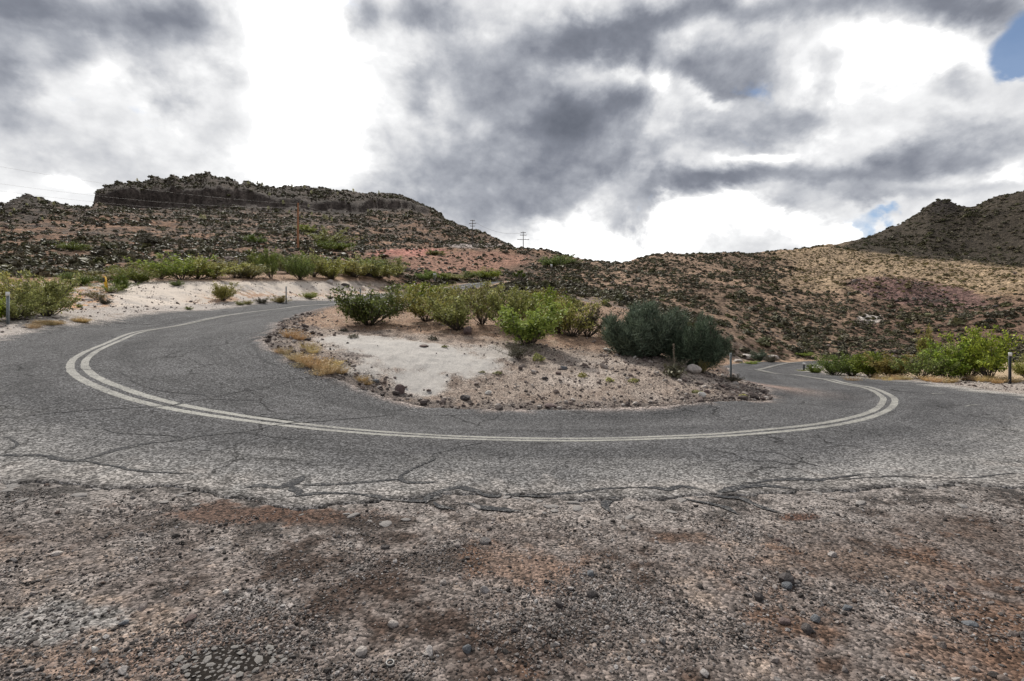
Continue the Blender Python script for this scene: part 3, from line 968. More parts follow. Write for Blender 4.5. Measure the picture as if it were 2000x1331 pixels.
def build_road():
    n = len(S)
    fr = np.concatenate([[0.0], np.linspace(0.0, 1.0, 44), [1.0]])
    tt = -edge_i[:, None] + (edge_i + edge_o)[:, None] * fr[None, :]
    X = RC[:, 0:1] + NOR[:, 0:1] * tt; Y = RC[:, 1:2] + NOR[:, 1:2] * tt
    Z = base(X, Y) + 0.010
    Z[:, 0] -= 0.09; Z[:, -1] -= 0.09
    X[:, 0] += NOR[:, 0] * -0.03; Y[:, 0] += NOR[:, 1] * -0.03
    X[:, -1] += NOR[:, 0] * 0.03; Y[:, -1] += NOR[:, 1] * 0.03
    V = np.stack([X, Y, Z], -1).reshape(-1, 3)
    k = len(fr)
    i = np.arange(n * k).reshape(n, k)
    Q = np.stack([i[:-1, :-1], i[:-1, 1:], i[1:, 1:], i[1:, :-1]], -1).reshape(-1, 4)
    me = mesh_np('road', V, [Q])
    smooth(me)
    # outer lane by the turnout is bleached and gritty, the wheel paths are worn darker
    x, y = X, Y
    n1 = fbm(x * .9, y * .9, 4, 81); n2 = fbm(x * 5, y * 5, 4, 82)
    C = np.zeros(X.shape + (3,)); C[:] = (0.082, 0.081, 0.083)
    grit = sstep(1.0, 3.4, tt + .6 * n1 + .25 * n2) * sstep(14, 9, Y)
    C = lerp(C, (0.168, 0.162, 0.157), grit)
    for c in (-2.5, -0.95, 1.0):
        C = lerp(C, (0.045, 0.045, 0.047), .6 * np.exp(-((tt - c) / .38) ** 2) * sstep(-.8, .6, n1))
    C = lerp(C, (0.33, 0.27, 0.24), sstep(0.55, 0.0, tt + edge_i[:, None] + .25 * n1 + .1) * sstep(-.2, .5, n1 + .3) * (Y > 9) * .8)
    far_ = (Y > 10).astype(float)
    C = lerp(C, (0.36, 0.32, 0.29), sstep(0.7, 0.0, edge_o[:, None] - tt + .35 * n2) * .7 * far_)
    brk = sstep(0.75, 0.05, edge_o[:, None] - tt + .45 * n2) * (1 - far_)
    C = lerp(C, (0.235, 0.215, 0.20), brk * .6)
    C = lerp(C, (0.040, 0.036, 0.034), brk * sstep(.1, .5, n2 + .5 * fbm(x * 11, y * 11, 3, 84)) * .9)
    C = lerp(C, (0.36, 0.25, 0.2), np.exp(-((X - 9.6) / 0.8) ** 2 - ((Y - 18.5) / 2.4) ** 2) * .6)
    C = lerp(C, (0.38, 0.36, 0.33), np.where(X > 9, np.exp(-((edge_o[:, None] - tt - 0.6) / .5) ** 2), 0) * sstep(0, .5, n1 + n2 * .4) * .7)
    set_col(me, C.reshape(-1, 3))
    at = me.attributes.new('st', 'FLOAT_VECTOR', 'POINT')
    st = np.stack([np.broadcast_to(S[:, None], X.shape), tt, np.zeros_like(tt)], -1).astype(np.float32)
    at.data.foreach_set('vector', st.ravel())
    o = link('road', me, M_ASPHALT)
    o['kind'] = 'structure'; o['label'] = 'cracked grey asphalt hairpin bend with a double line'
    return o


ROAD_OB = build_road()


def strip_on_road(name, t0, t1, mat, dz, seed, s0=0, s1=None):
    s1 = s1 or len(S)
    k = np.arange(s0, s1)
    e0 = t0 + 0.008 * fbm(S[k] * 9, S[k] * 0, 3, seed) + .02 * fbm(S[k] * .5, S[k] * 0, 2, seed + 5)
    e1 = t1 + 0.008 * fbm(S[k] * 9, S[k] * 0, 3, seed + 1) + .02 * fbm(S[k] * .5, S[k] * 0, 2, seed + 5)
    rows = []
    for f in (0, .5, 1):
        tt = e0 + (e1 - e0) * f
        x = RC[k, 0] + NOR[k, 0] * tt; y = RC[k, 1] + NOR[k, 1] * tt
        rows.append(np.stack([x, y, base(x, y) + dz + .0016 * np.maximum(0, y - 14)], -1))
    V = np.stack(rows, 1).reshape(-1, 3)
    i = np.arange(len(V)).reshape(-1, 3)
    Q = np.stack([i[:-1, :-1], i[:-1, 1:], i[1:, 1:], i[1:, :-1]], -1).reshape(-1, 4)
    me = smooth(mesh_np(name, V, [Q]))
    return link(name, me, mat, ROAD_OB)


strip_on_road('centre_line', -0.200, -0.050, M_PAINT, 0.0128, 91)
strip_on_road('centre_line', 0.050, 0.200, M_PAINT, 0.0128, 95)


def lie(x, y, dz):
    s, t = road_coord(x, y)
    rd = road_dist(s, t)
    return np.where(rd < -.02, base(x, y) + dz, np.minimum(height(x, y, rd) + .012, base(x, y) + dz))


def ribbon_on_ground(name, P, W, mat, dz, seed, parent, on_road=True):
    """an irregular flat strip poured along photo points P with widths W (m)"""
    pts = []
    for (px, py) in P:
        x, y, _ = hit(px, py)
        pts.append((x, y))
    pts = np.array(pts)
    W = np.interp(np.arange(len(pts)), np.linspace(0, len(pts) - 1, len(W)), W)
    c = catmull(np.column_stack([pts, W, W]), 0.04)
    n = len(c)
    a = np.arange(n) * 0.04
    c[:, 0] += .05 * fbm(a * 2.2, a * 0, 5, seed, .6); c[:, 1] += .05 * fbm(a * 2.2, a * 0 + 9, 5, seed + 1, .6)
    T = np.gradient(c[:, :2], axis=0); T /= np.linalg.norm(T, axis=1)[:, None] + 1e-9
    Nn = np.stack([-T[:, 1], T[:, 0]], 1)
    tap = np.minimum(1, np.minimum(np.arange(n), np.arange(n)[::-1]) / 5.0 + .15)
    w = c[:, 2] * tap * .5
    wl = w * (1 + .8 * fbm(a * 4.5, a * 0, 5, seed + 2, .7)); wr = w * (1 + .8 * fbm(a * 4.5, a * 0, 5, seed + 3, .7))
    wl, wr = wl * .78, wr * .78
    wl = np.maximum(wl, .004); wr = np.maximum(wr, .004)
    A = c[:, :2] + Nn * wl[:, None]; B = c[:, :2] - Nn * wr[:, None]
    rows = [np.column_stack([q, lie(q[:, 0], q[:, 1], dz)]) for q in (A, (A + B) / 2, B)]
    V = np.stack(rows, 1).reshape(-1, 3)
    i = np.arange(len(V)).reshape(-1, 3)
    Q = np.stack([i[:-1, :-1], i[1:, :-1], i[1:, 1:], i[:-1, 1:]], -1).reshape(-1, 4)[:, ::-1]
    me = smooth(mesh_np(name, V, [Q]))
    return link(name, me, mat, parent)


TAR = [
    ([(-60, 832), (60, 822), (150, 812), (250, 806), (330, 802), (352, 797)], (.03, .035, .05)),
    ([(335, 801), (370, 794), (405, 788), (470, 772), (500, 768)], (.09, .06, .03)),
    ([(235, 733), (262, 752), (300, 768), (350, 775), (400, 779), (412, 788)], (.04, .09, .07, .08)),
    ([(0, 727), (140, 728), (240, 733), (300, 729), (370, 722)], (.02, .025, .02)),
    ([(405, 788), (460, 789), (520, 791)], (.05, .03)),
    ([(480, 806), (490, 818), (540, 826), (580, 832)], (.12, .08, .06)),
    ([(555, 838), (590, 833), (640, 830), (700, 824), (770, 816)], (.07, .05, .03)),
    ([(145, 914), (185, 903), (230, 890), (270, 880), (320, 874), (360, 868), (420, 860), (480, 852), (520, 843), (560, 837)], (.06, .12, .12, .09, .07, .06)),
    ([(195, 847), (230, 857), (280, 860), (330, 862), (365, 868)], (.02, .04, .05)),
    ([(470, 855), (530, 864), (600, 869), (640, 867)], (.03, .02)),
    ([(-60, 897), (0, 900), (60, 903), (120, 911), (160, 914)], (.07, .09, .08)),
    ([(0, 864), (25, 868), (38, 878), (25, 888), (5, 893)], (.04, .04)),
    ([(150, 912), (220, 922), (290, 934), (380, 940)], (.05, .05, .03)),
    ([(950, 872), (910, 882), (850, 896), (846, 908), (800, 930), (790, 945), (800, 955), (855, 956)], (.02, .03, .04, .05, .1, .09)),
    ([(470, 968), (500, 962), (540, 966), (585, 947), (600, 940)], (.12, .16, .10, .16, .09)),
    ([(580, 985), (582, 970), (572, 955)], (.16, .1)),
    ([(590, 962), (640, 962), (700, 956), (760, 950), (790, 948)], (.05, .09, .05)),
    ([(560, 985), (620, 978), (700, 978), (800, 982), (850, 978)], (.09, .08, .08)),
    ([(835, 985), (850, 972), (900, 965), (960, 971), (982, 966)], (.12, .12, .1, .12)),
    ([(900, 1000), (860, 992), (845, 982)], (.11, .1)),
    ([(905, 985), (960, 995), (1020, 1000)], (.12, .14, .08)),
    ([(985, 970), (1060, 972), (1150, 972), (1240, 966)], (.07, .08, .05)),
    ([(1185, 998), (1180, 985), (1200, 977)], (.14, .12)),
    ([(1240, 966), (1300, 968), (1330, 962), (1380, 966)], (.05, .12, .14, .1)),
    ([(1345, 978), (1400, 990), (1440, 1008)], (.1, .1, .06)),
    ([(1380, 970), (1440, 975), (1480, 990), (1520, 1005)], (.12, .09, .1, .07)),
    ([(1400, 968), (1470, 960), (1550, 962)], (.12, .16, .1)),
    ([(1440, 958), (1540, 948), (1600, 948), (1690, 940)], (.06, .1, .09, .05)),
    ([(1380, 882), (1460, 890), (1520, 896), (1560, 910), (1630, 930)], (.02, .02, .03, .02)),
    ([(1640, 950), (1750, 942), (1850, 944), (1990, 936)], (.03, .03, .03)),
    ([(497, 676), (500, 690), (515, 708), (545, 722)], (.1, .13, .08)),
    ([(520, 660), (497, 668), (488, 676)], (.12, .16, .1)),
    ([(560, 640), (530, 645), (505, 655)], (.16, .12, .1)),
]
for P, W in [([(1816, 774), (1828, 773.5), (1842, 774)], (.10, .14)), ([(1880, 800), (1898, 797), (1914, 796)], (.05, .10)), ([(1776, 761), (1785, 761)], (.08, .1))]:
    ribbon_on_ground('paint_mark', P, W, M_PAINT, 0.0135, 900 + P[0][0], ROAD_OB)
for k, (P, W) in enumerate(TAR):
    ribbon_on_ground('tar_seal', P, W, M_TAR, 0.0150 + 0.0003 * (k % 7), 200 + 7 * k, ROAD_OB)
#---SPLIT2---

# ------------------------------------------------------------------ vegetation materials
def leaf_material(name, dark, light, trans=0.25, rough=0.6):
    m, N, out = new_mat(name)
    g = N.n('ShaderNodeNewGeometry')
    oi = N.n('ShaderNodeObjectInfo')
    rnd = N.m('FRACT', N.m('ADD', g.outputs['Random Per Island'], N.m('MULTIPLY', oi.outputs['Random'], 0.37)))
    cc = N.ramp(rnd, [(0.0, dark), (0.55, tuple((a + b) / 2 for a, b in zip(dark, light))), (1.0, light)])
    cc = N.vm('SCALE', cc, s=N.mapr(oi.outputs['Random'], 0, 1, 0.66, 1.22))
    hsv = N.n('ShaderNodeHueSaturation', {'Hue': N.mapr(N.m('FRACT', N.m('MULTIPLY', oi.outputs['Random'], 7.3)), 0, 1, 0.478, 0.512), 'Saturation': N.mapr(N.m('FRACT', N.m('MULTIPLY', oi.outputs['Random'], 13.7)), 0, 1, 0.86, 1.10), 'Color': cc})
    cc = hsv.outputs[0]
    df = N.n('ShaderNodeBsdfPrincipled', {'Base Color': cc, 'Roughness': rough, 'Specular IOR Level': 0.2})
    tr = N.n('ShaderNodeBsdfTranslucent', {'Color': cc})
    mx = N.n('ShaderNodeMixShader', {0: trans, 1: df.outputs[0], 2: tr.outputs[0]})
    N.t.links.new(mx.outputs[0], out.inputs['Surface'])
    return m


L_OLIVE = leaf_material('creosote leaves', (0.125, 0.135, 0.034), (0.50, 0.49, 0.17))
L_BRIGHT = leaf_material('bright green leaves', (0.10, 0.148, 0.026), (0.36, 0.43, 0.088))
L_DARK = leaf_material('dark green leaves', (0.05, 0.085, 0.018), (0.22, 0.30, 0.055))
L_GREY = leaf_material('grey green feathery leaves', (0.038, 0.058, 0.036), (0.23, 0.29, 0.19), 0.2)
L_YELLOW = leaf_material('yellow green leaves', (0.15, 0.14, 0.035), (0.37, 0.33, 0.10))
L_SCRUB = leaf_material('dark scrub twigs', (0.05, 0.043, 0.028), (0.19, 0.168, 0.105), 0.1)
L_SAGE = leaf_material('grey olive scrub', (0.05, 0.048, 0.03), (0.17, 0.155, 0.10), 0.1)
L_GOLD = leaf_material('yellow brittle scrub', (0.12, 0.10, 0.045), (0.33, 0.28, 0.13), 0.15)
L_STRAW = leaf_material('dry straw', (0.40, 0.29, 0.13), (0.70, 0.55, 0.30), 0.2)
L_MOSS = leaf_material('dull olive scrub', (0.05, 0.05, 0.025), (0.19, 0.185, 0.09), 0.1)
L_CREAM = leaf_material('cream yucca flowers', (0.42, 0.42, 0.22), (0.66, 0.64, 0.38), 0.2)
L_TWIG = leaf_material('bare dry twigs', (0.13, 0.10, 0.075), (0.28, 0.23, 0.18), 0.05)
M_STEM = plain_material('grey brown stems', (0.10, 0.082, 0.068), 0.9, 0.3, 30)

rng = np.random.default_rng(7)


def quads(P, Nrm, size, aspect=1.6):
    """one leaf-sized quad per point, facing roughly Nrm"""
    n = len(P)
    Nrm = Nrm / (np.linalg.norm(Nrm, axis=1)[:, None] + 1e-9)
    a = np.cross(Nrm, rng.normal(size=(n, 3))); a /= np.linalg.norm(a, axis=1)[:, None] + 1e-9
    b = np.cross(Nrm, a)
    size = np.broadcast_to(size, (n,))[:, None]
    la, lb = a * size * aspect * .5, b * size * .5
    V = np.stack([P - la, P + lb * .9, P + la, P - lb], 1).reshape(-1, 3)
    return V, np.arange(4 * n).reshape(n, 4)


def blades(P, D, L, Wd):
    """thin pointed triangles from P along D"""
    n = len(P)
    D = D / (np.linalg.norm(D, axis=1)[:, None] + 1e-9)
    a = np.cross(D, rng.normal(size=(n, 3))); a /= np.linalg.norm(a, axis=1)[:, None] + 1e-9
    L = np.broadcast_to(L, (n,))[:, None]; Wd = np.broadcast_to(Wd, (n,))[:, None]
    V = np.stack([P - a * Wd * .5, P + a * Wd * .5, P + D * L], 1).reshape(-1, 3)
    return V, np.arange(3 * n).reshape(n, 3)


def bush_meshes(nstems=26, spread=1.0, leaves=3200, lsize=0.036, low=0.35, droop=0.0, lean=0.0, clump=0.085, name='creosote'):
    """unit-height shrub: many stems fanning out of one root, forking, leafy towards the tips"""
    st = MB(); LP = []; LD = []
    for i in range(nstems):
        az = rng.uniform(0, 2 * math.pi); tilt = rng.uniform(0.08, 1.0) ** .8 * spread
        hh = rng.uniform(.42, 1.0) * (1 - .28 * (tilt / 1.2) ** 2)
        d = np.array([math.cos(az) * math.sin(tilt) + lean, math.sin(az) * math.sin(tilt), math.cos(tilt)])
        L = hh / max(d[2], .45)
        n = 7
        u = np.linspace(0, 1, n)
        P = np.outer(u * L, d) + np.array([math.cos(az), math.sin(az), 0]) * .04
        wob = rng.normal(size=(n, 3)) * .022; wob[0] = 0
        P = P + np.cumsum(wob, 0) * .8
        P[:, 2] -= droop * (u ** 2) * L * .3
        P[:, 2] = np.maximum(P[:, 2], .0)
        st.tube(P, np.linspace(.012, .004, n), 3)
        for k in range(rng.integers(4, 8)):
            q = rng.uniform(.25, .95); j = min(int(q * (n - 1)), n - 2); f = q * (n - 1) - j
            b = P[j] * (1 - f) + P[j + 1] * f
            dd = d * .8 + rng.normal(size=3) * .55; dd[2] = abs(dd[2]) * .8 + .1; dd /= np.linalg.norm(dd)
            l2 = rng.uniform(.12, .32) * (1.1 - .4 * q)
            T = b + np.outer(np.linspace(0, 1, 4) * l2, dd) + rng.normal(size=(4, 3)) * .012 * np.array([[0], [1], [1], [1]])
            st.tube(T, np.linspace(.006, .0025, 4), 3)
            for w in np.linspace(.25, 1.05, 5):
                p = b + dd * l2 * w
                if p[2] > low * rng.uniform(.5, 1.2):
                    LP.append(p); LD.append(dd)
        for w in np.linspace(.5, 1.0, 6):
            j = min(int(w * (n - 1)), n - 2); f = w * (n - 1) - j
            LP.append(P[j] * (1 - f) + P[j + 1] * f); LD.append(d)
    LP = np.array(LP); LD = np.array(LD)
    k = rng.integers(0, len(LP), leaves)
    pos = LP[k] + rng.normal(size=(leaves, 3)) * clump * np.array([1, 1, .75]) * rng.uniform(.3, 1.0, (leaves, 1))
    pos[:, 2] = np.maximum(pos[:, 2], .02)
    zt = pos[:, 2].max()
    nr = rng.normal(size=(leaves, 3)) + np.array([0, 0, .9])
    V, Q = quads(pos / zt, nr, lsize * rng.uniform(.6, 1.4, leaves))
    fol = mesh_np(name + '_foliage', V, [Q])
    for v in st.v:
        v /= zt
    return st.mesh(name + '_stems'), fol


def plume_meshes(nplumes=34, needles=26000, name='plume'):
    """unit-height feathery bush: upright plumes of thread-like foliage"""
    st = MB(); VV = []; FF = []; n0 = 0
    per = needles // nplumes
    for i in range(nplumes):
        az = rng.uniform(0, 2 * math.pi); rad = math.sqrt(rng.uniform(0, 1)) * .50
        h = (1.0 - .8 * rad ** 1.2) * rng.uniform(.42, 1.0)
        top = np.array([math.cos(az) * rad * 1.05, math.sin(az) * rad * 1.05, h])
        root = np.array([math.cos(az) * rad * .35, math.sin(az) * rad * .35, 0])
        n = 6; u = np.linspace(0, 1, n)[:, None]
        P = root + (top - root) * u + np.array([math.cos(az), math.sin(az), 0]) * .08 * np.sin(u * 3.1)
        st.tube(P, np.linspace(.016, .004, n), 4)
        q = rng.uniform(.10, 1.0, per) ** .8
        base_ = root + (top - root) * q[:, None] + np.array([math.cos(az), math.sin(az), 0]) * .08 * np.sin(q * 3.1)[:, None]
        sub = rng.integers(0, 22, per)
        sd = rng.normal(size=(22, 3)); sd /= np.linalg.norm(sd, axis=1)[:, None]
        rr = .125 * np.sin(np.clip(q, 0.05, 1) * 2.75 + .15) + .02
        pos = base_ + sd[sub] * rr[:, None] * rng.uniform(.25, 1.0, (per, 1)) + rng.normal(size=(per, 3)) * .022
        pos[:, 2] = np.maximum(pos[:, 2], .015)
        d = sd[sub] * .7 + rng.normal(size=(per, 3)) * .45 + np.array([0, 0, .75])
        V, T = blades(pos, d, rng.uniform(.05, .10, per), .011)
        VV.append(V); FF.append(T + n0); n0 += len(V)
    return st.mesh(name + '_stems'), mesh_np(name + '_foliage', np.vstack(VV), [np.vstack(FF)])


def cushion_mesh(name, n=110, size=.17, squash=.75):
    """unit-wide low desert shrub, leafy all over with twigs poking out"""
    d = rng.normal(size=(n, 3)); d[:, 2] = np.abs(d[:, 2]); d /= np.linalg.norm(d, axis=1)[:, None]
    rad = .5 * rng.uniform(.45, 1.0, n) ** .6 * (1 + .22 * np.sin(np.arctan2(d[:, 1], d[:, 0]) * 3 + rng.uniform(0, 6)))
    P = d * rad[:, None] * np.array([1, 1, squash * 1.3]) + np.array([0, 0, .03])
    V, Q = quads(P, d + rng.normal(size=(n, 3)) * .7, size * rng.uniform(.6, 1.4, n), 1.5)
    return mesh_np(name, V, [Q])


def tuft_mesh(name, n=130, h=1.0, spread=.55, w=.02):
    az = rng.uniform(0, 2 * math.pi, n); rr = np.sqrt(rng.uniform(0, 1, n)) * .28
    P = np.stack([np.cos(az) * rr, np.sin(az) * rr, np.zeros(n)], 1)
    D = np.stack([np.cos(az) * rng.uniform(0, spread, n), np.sin(az) * rng.uniform(0, spread, n), rng.uniform(.6, 1, n)], 1) + rng.normal(size=(n, 3)) * .15
    V, T = blades(P, D, h * rng.uniform(.5, 1.05, n), w)
    hd = V[2::3]
    V2, Q2 = quads(hd, rng.normal(size=hd.shape), .05 * h * rng.uniform(.5, 1.5, len(hd)), 2.0)
    return mesh_np(name, np.vstack([V, V2]), [T, Q2 + len(V)])


BUSH = {}
for k in range(6):
    BUSH['creosote', k] = bush_meshes(int(rng.integers(15, 30)), rng.uniform(.85, 1.2), int(rng.integers(3400, 5400)), .034, rng.uniform(.08, .3), name='creosote', clump=rng.uniform(.055, .085), lean=rng.uniform(-.25, .25))
for k in range(3):
    BUSH['dense', k] = bush_meshes(36, 1.15, 6500, .036, .02, name='dense')
for k in range(2):
    BUSH['open', k] = bush_meshes(26, 1.15, 2300, .034, .22, clump=.08, name='open')
for k in range(2):
    BUSH['plume', k] = plume_meshes(36, 27000)
for k in range(2):
    BUSH['willow', k] = bush_meshes(26, .75, 5200, .034, .08, clump=.075, name='willow')
NLEAF = {'olive': L_OLIVE, 'bright': L_BRIGHT, 'dark': L_DARK, 'grey': L_GREY, 'yellow': L_YELLOW, 'sage': L_SAGE}
_cache = {}


def bush_data(kind, k, leaf):
    """mesh pair with its own materials, shared between alike shrubs"""
    if (kind, k, leaf) not in _cache:
        st, fo = BUSH[kind, k]
        st = st.copy(); fo = fo.copy()
        st.materials.append(M_STEM); fo.materials.append(NLEAF[leaf])
        _cache[kind, k, leaf] = (st, fo)
    return _cache[kind, k, leaf]


def bush(name, px, py, hpx, wpx, kind, leaf, label, group, cat='shrub', k=None, sink=0.03):
    x, y, z = hit(px, py)
    h = hpx * y / F; w = (1.12 if group in (G_RIGHT, G_LEFT) else 1.42) * wpx * y / F
    q = 1 + .30 * w / math.hypot(x, y)
    h *= q; w *= q
    x, y = x * q, y * q
    z = min(ground_z(x, y), z + .25 * w)
    nk = sum(1 for q in BUSH if q[0] == kind)
    k = int(rng.integers(nk)) if k is None else k
    st, fo = bush_data(kind, k, leaf)
    unit_w = {'creosote': 1.75, 'dense': 1.9, 'open': 1.8, 'plume': 1.35, 'willow': 1.4}[kind]
    vh = rng.uniform(.86, 1.14) if kind in ('creosote', 'open') else 1.0
    t = thing(name, label, cat, (x, y, z - sink), rng.uniform(0, 6.28), (w / unit_w * rng.uniform(.88, 1.12), w / unit_w * rng.uniform(.88, 1.12), h * vh), group)
    link('stems', st, None, t)
    link('foliage', fo, None, t)
    return t


G_LEFT = 'shrubs along the left roadside'
G_RIGHT = 'shrubs along the right roadside'
G_ISL = 'shrubs on the island inside the bend'
for row in [
    ('dense_shrub', 722, 645, 84, 128, 'dense', 'dark', 'dark green dense shrub at the upper left end of the island', 0),
    ('creosote_bush', 832, 634, 82, 92, 'creosote', 'olive', 'olive creosote bush directly right of the dark green shrub on the island', 0),
    ('creosote_bush', 893, 654, 88, 112, 'creosote', 'olive', 'creosote bush standing just left of the grey pointed rock on the island', 1),
    ('creosote_bush', 942, 640, 88, 84, 'open', 'olive', 'open twiggy olive bush behind the grey pointed rock', 0),
    ('creosote_bush', 992, 655, 88, 92, 'creosote', 'olive', 'olive creosote bush behind the left side of the bright green bush', 2),
    ('bright_green_bush', 1032, 690, 92, 118, 'willow', 'bright', 'bright yellow-green bush standing foremost in the middle of the island', 0),
    ('low_shrub', 1012, 708, 42, 52, 'open', 'sage', 'low grey-olive half-dry shrub at the foot of the bright green bush', 1),
    ('creosote_bush', 1090, 655, 72, 92, 'creosote', 'olive', 'olive creosote bush right behind the bright green bush', 3),
    ('creosote_bush', 1118, 664, 76, 84, 'open', 'olive', 'thin open bush between the bright green bush and the dark feathery bush', 1),
    ('creosote_bush', 1148, 662, 72, 76, 'open', 'sage', 'greyish twiggy bush nearest the left edge of the dark feathery bush', 0),
    ('creosote_bush', 775, 607, 55, 64, 'creosote', 'olive', 'small olive bush showing behind the right side of the dark green shrub', 1),
    ('creosote_bush', 812, 601, 58, 74, 'creosote', 'bright', 'green bush at the back left of the island below the far road sign', 2),
    ('creosote_bush', 862, 602, 56, 80, 'creosote', 'olive', 'olive bush at the back of the island under the left end of the far road', 3),
    ('creosote_bush', 912, 605, 54, 80, 'creosote', 'yellow', 'yellowish bush at the back of the island below the far road', 0),
    ('creosote_bush', 962, 606, 54, 84, 'open', 'olive', 'open bush at the back of the island under the right end of the far road', 1),
    ('creosote_bush', 1018, 612, 58, 84, 'creosote', 'olive', 'round olive bush at the back of the island below the dark yucca', 1),
    ('creosote_bush', 1066, 606, 46, 74, 'creosote', 'yellow', 'pale yellowish bush at the back of the island right of the dark yucca', 2),
    ('creosote_bush', 1112, 618, 44, 74, 'creosote', 'olive', 'low olive bush at the rear right of the island above the open bushes', 3),
    ('creosote_bush', 1048, 640, 70, 90, 'creosote', 'bright', 'green creosote bush rising just behind the bright green bush', 0),
    ('creosote_bush', 872, 625, 62, 84, 'open', 'olive', 'airy bush between the front and back rows left of the pointed rock', 0),
    ('feathery_bush', 1258, 704, 124, 128, 'plume', 'grey', 'taller blue-green feathery bush at the right of the island', 0),
    ('feathery_bush', 1360, 724, 112, 92, 'plume', 'grey', 'lower dark feathery bush beside the boulder, overhanging the lower road', 1),
    ('low_shrub', 1312, 734, 38, 30, 'open', 'sage', 'pale grey-green weedy shrub just left of the pale boulder', 0),
    ('low_shrub', 1372, 732, 30, 34, 'open', 'yellow', 'small yellow-green shrub at the foot of the lower feathery bush', 1),
    ('low_shrub', 1436, 748, 22, 30, 'open', 'sage', 'small twiggy shrub at the foot of the post by the lower road', 0),
    ('low_shrub', 1196, 668, 36, 50, 'open', 'olive', 'small sparse bush behind the left end of the feathery bush', 0),
]:
    bush(*row[:8], G_ISL, k=row[8])

G_LEFT = 'shrubs along the left roadside'
for row in [
    ('roadside_bush', 92, 622, 92, 118, 'dense', 'olive', 'big olive bush right of the left-hand marker post', 0),
    ('roadside_bush', 30, 632, 62, 92, 'dense', 'olive', 'olive bush directly behind the left-hand marker post', 1),
    ('roadside_bush', -25, 634, 66, 70, 'dense', 'bright', 'bush cut by the left edge of the picture beside the marker post', 2),
    ('roadside_bush', 32, 592, 58, 110, 'creosote', 'olive', 'bush standing behind the marker post bushes at the far left', 0),
    ('roadside_bush', 108, 582, 40, 80, 'creosote', 'olive', 'bush peeping over the big olive bush left of the yellow stake', 1),
    ('dark_shrub', 152, 560, 30, 62, 'dense', 'dark', 'dark low shrub up the slope left of the yellow stake', 0),
    ('low_shrub', 192, 588, 24, 44, 'open', 'yellow', 'low yellow-green clump on the gravel below the yellow stake', 0),
    ('low_shrub', 206, 596, 16, 24, 'dense', 'sage', 'small grey-green clump just below the yellow-green clump', 1),
    ('low_shrub', 216, 574, 24, 44, 'open', 'bright', 'green weedy clump right behind the foot of the yellow stake', 1),
    ('dense_shrub', 270, 555, 32, 62, 'dense', 'bright', 'dense vivid green shrub on the left brow of the pale cut bank', 2),
    ('dense_shrub', 236, 570, 32, 42, 'dense', 'dark', 'dark green shrub hanging over the left end of the cut bank', 1),
    ('round_shrub', 436, 591, 40, 48, 'dense', 'olive', 'round olive shrub alone on the face of the pale cut bank', 0),
    ('low_shrub', 343, 561, 14, 26, 'dense', 'dark', 'little dark shrub near the top of the bank left of the round shrub', 1),
    ('low_shrub', 604, 586, 16, 30, 'dense', 'bright', 'small vivid green shrub at the foot of the bank near the far posts', 2),
    ('low_shrub', 511, 596, 15, 26, 'dense', 'sage', 'small olive-brown shrub at the bank foot left of the straw one', 0),
    ('low_shrub', 545, 594, 17, 32, 'dense', 'yellow', 'straw-coloured round shrub at the bank foot beside the thin post', 1),
    ('low_shrub', 470, 598, 10, 18, 'dense', 'olive', 'tiny green shrub at the road edge right of the round shrub', 2),
    ('low_shrub', 484, 597, 10, 18, 'dense', 'olive', 'second tiny green shrub at the road edge right of the round shrub', 0),
    ('low_shrub', 369, 607, 9, 14, 'dense', 'bright', 'tiny green tuft at the road edge left of the round shrub', 1),
    ('low_shrub', 646, 585, 8, 16, 'dense', 'sage', 'tiny olive tuft under the far end of the bank', 2),
    ('low_shrub', 155, 602, 8, 10, 'dense', 'bright', 'lone tiny green plant on the gravel right of the big olive bush', 0),
]:
    bush(*row[:8], G_LEFT, k=row[8])

G_BAND = 'creosote bushes lined up along the top of the cut bank'
BAND = [(205, 550, 36, 70, 'creosote', 'olive'), (232, 543, 34, 66, 'creosote', 'olive'), (318, 547, 40, 72, 'creosote', 'olive'), (352, 545, 42, 70, 'creosote', 'bright'),
        (388, 546, 44, 72, 'creosote', 'olive'), (424, 544, 42, 70, 'creosote', 'olive'), (462, 547, 44, 72, 'open', 'olive'), (498, 546, 44, 74, 'creosote', 'olive'),
        (536, 547, 48, 72, 'creosote', 'bright'), (588, 551, 48, 66, 'dense', 'dark'), (622, 546, 44, 60, 'open', 'olive'), (654, 549, 42, 66, 'creosote', 'olive'),
        (690, 550, 44, 70, 'creosote', 'olive'), (722, 546, 44, 66, 'creosote', 'olive'), (748, 552, 42, 60, 'creosote', 'olive'), (560, 538, 40, 66, 'creosote', 'olive'),
        (445, 533, 34, 70, 'creosote', 'olive'), (300, 535, 30, 64, 'creosote', 'olive'), (672, 535, 36, 70, 'creosote', 'olive'), (775, 540, 32, 60, 'creosote', 'olive'),
        (400, 530, 30, 66, 'creosote', 'olive'), (512, 531, 32, 66, 'creosote', 'bright'), (620, 530, 32, 66, 'creosote', 'bright'), (735, 530, 28, 64, 'creosote', 'bright')]
ORD = ['leftmost', 'second', 'third', 'fourth', 'fifth', 'sixth', 'seventh', 'eighth', 'ninth', 'tenth', 'eleventh', 'twelfth', 'thirteenth', 'fourteenth', 'fifteenth', 'sixteenth']
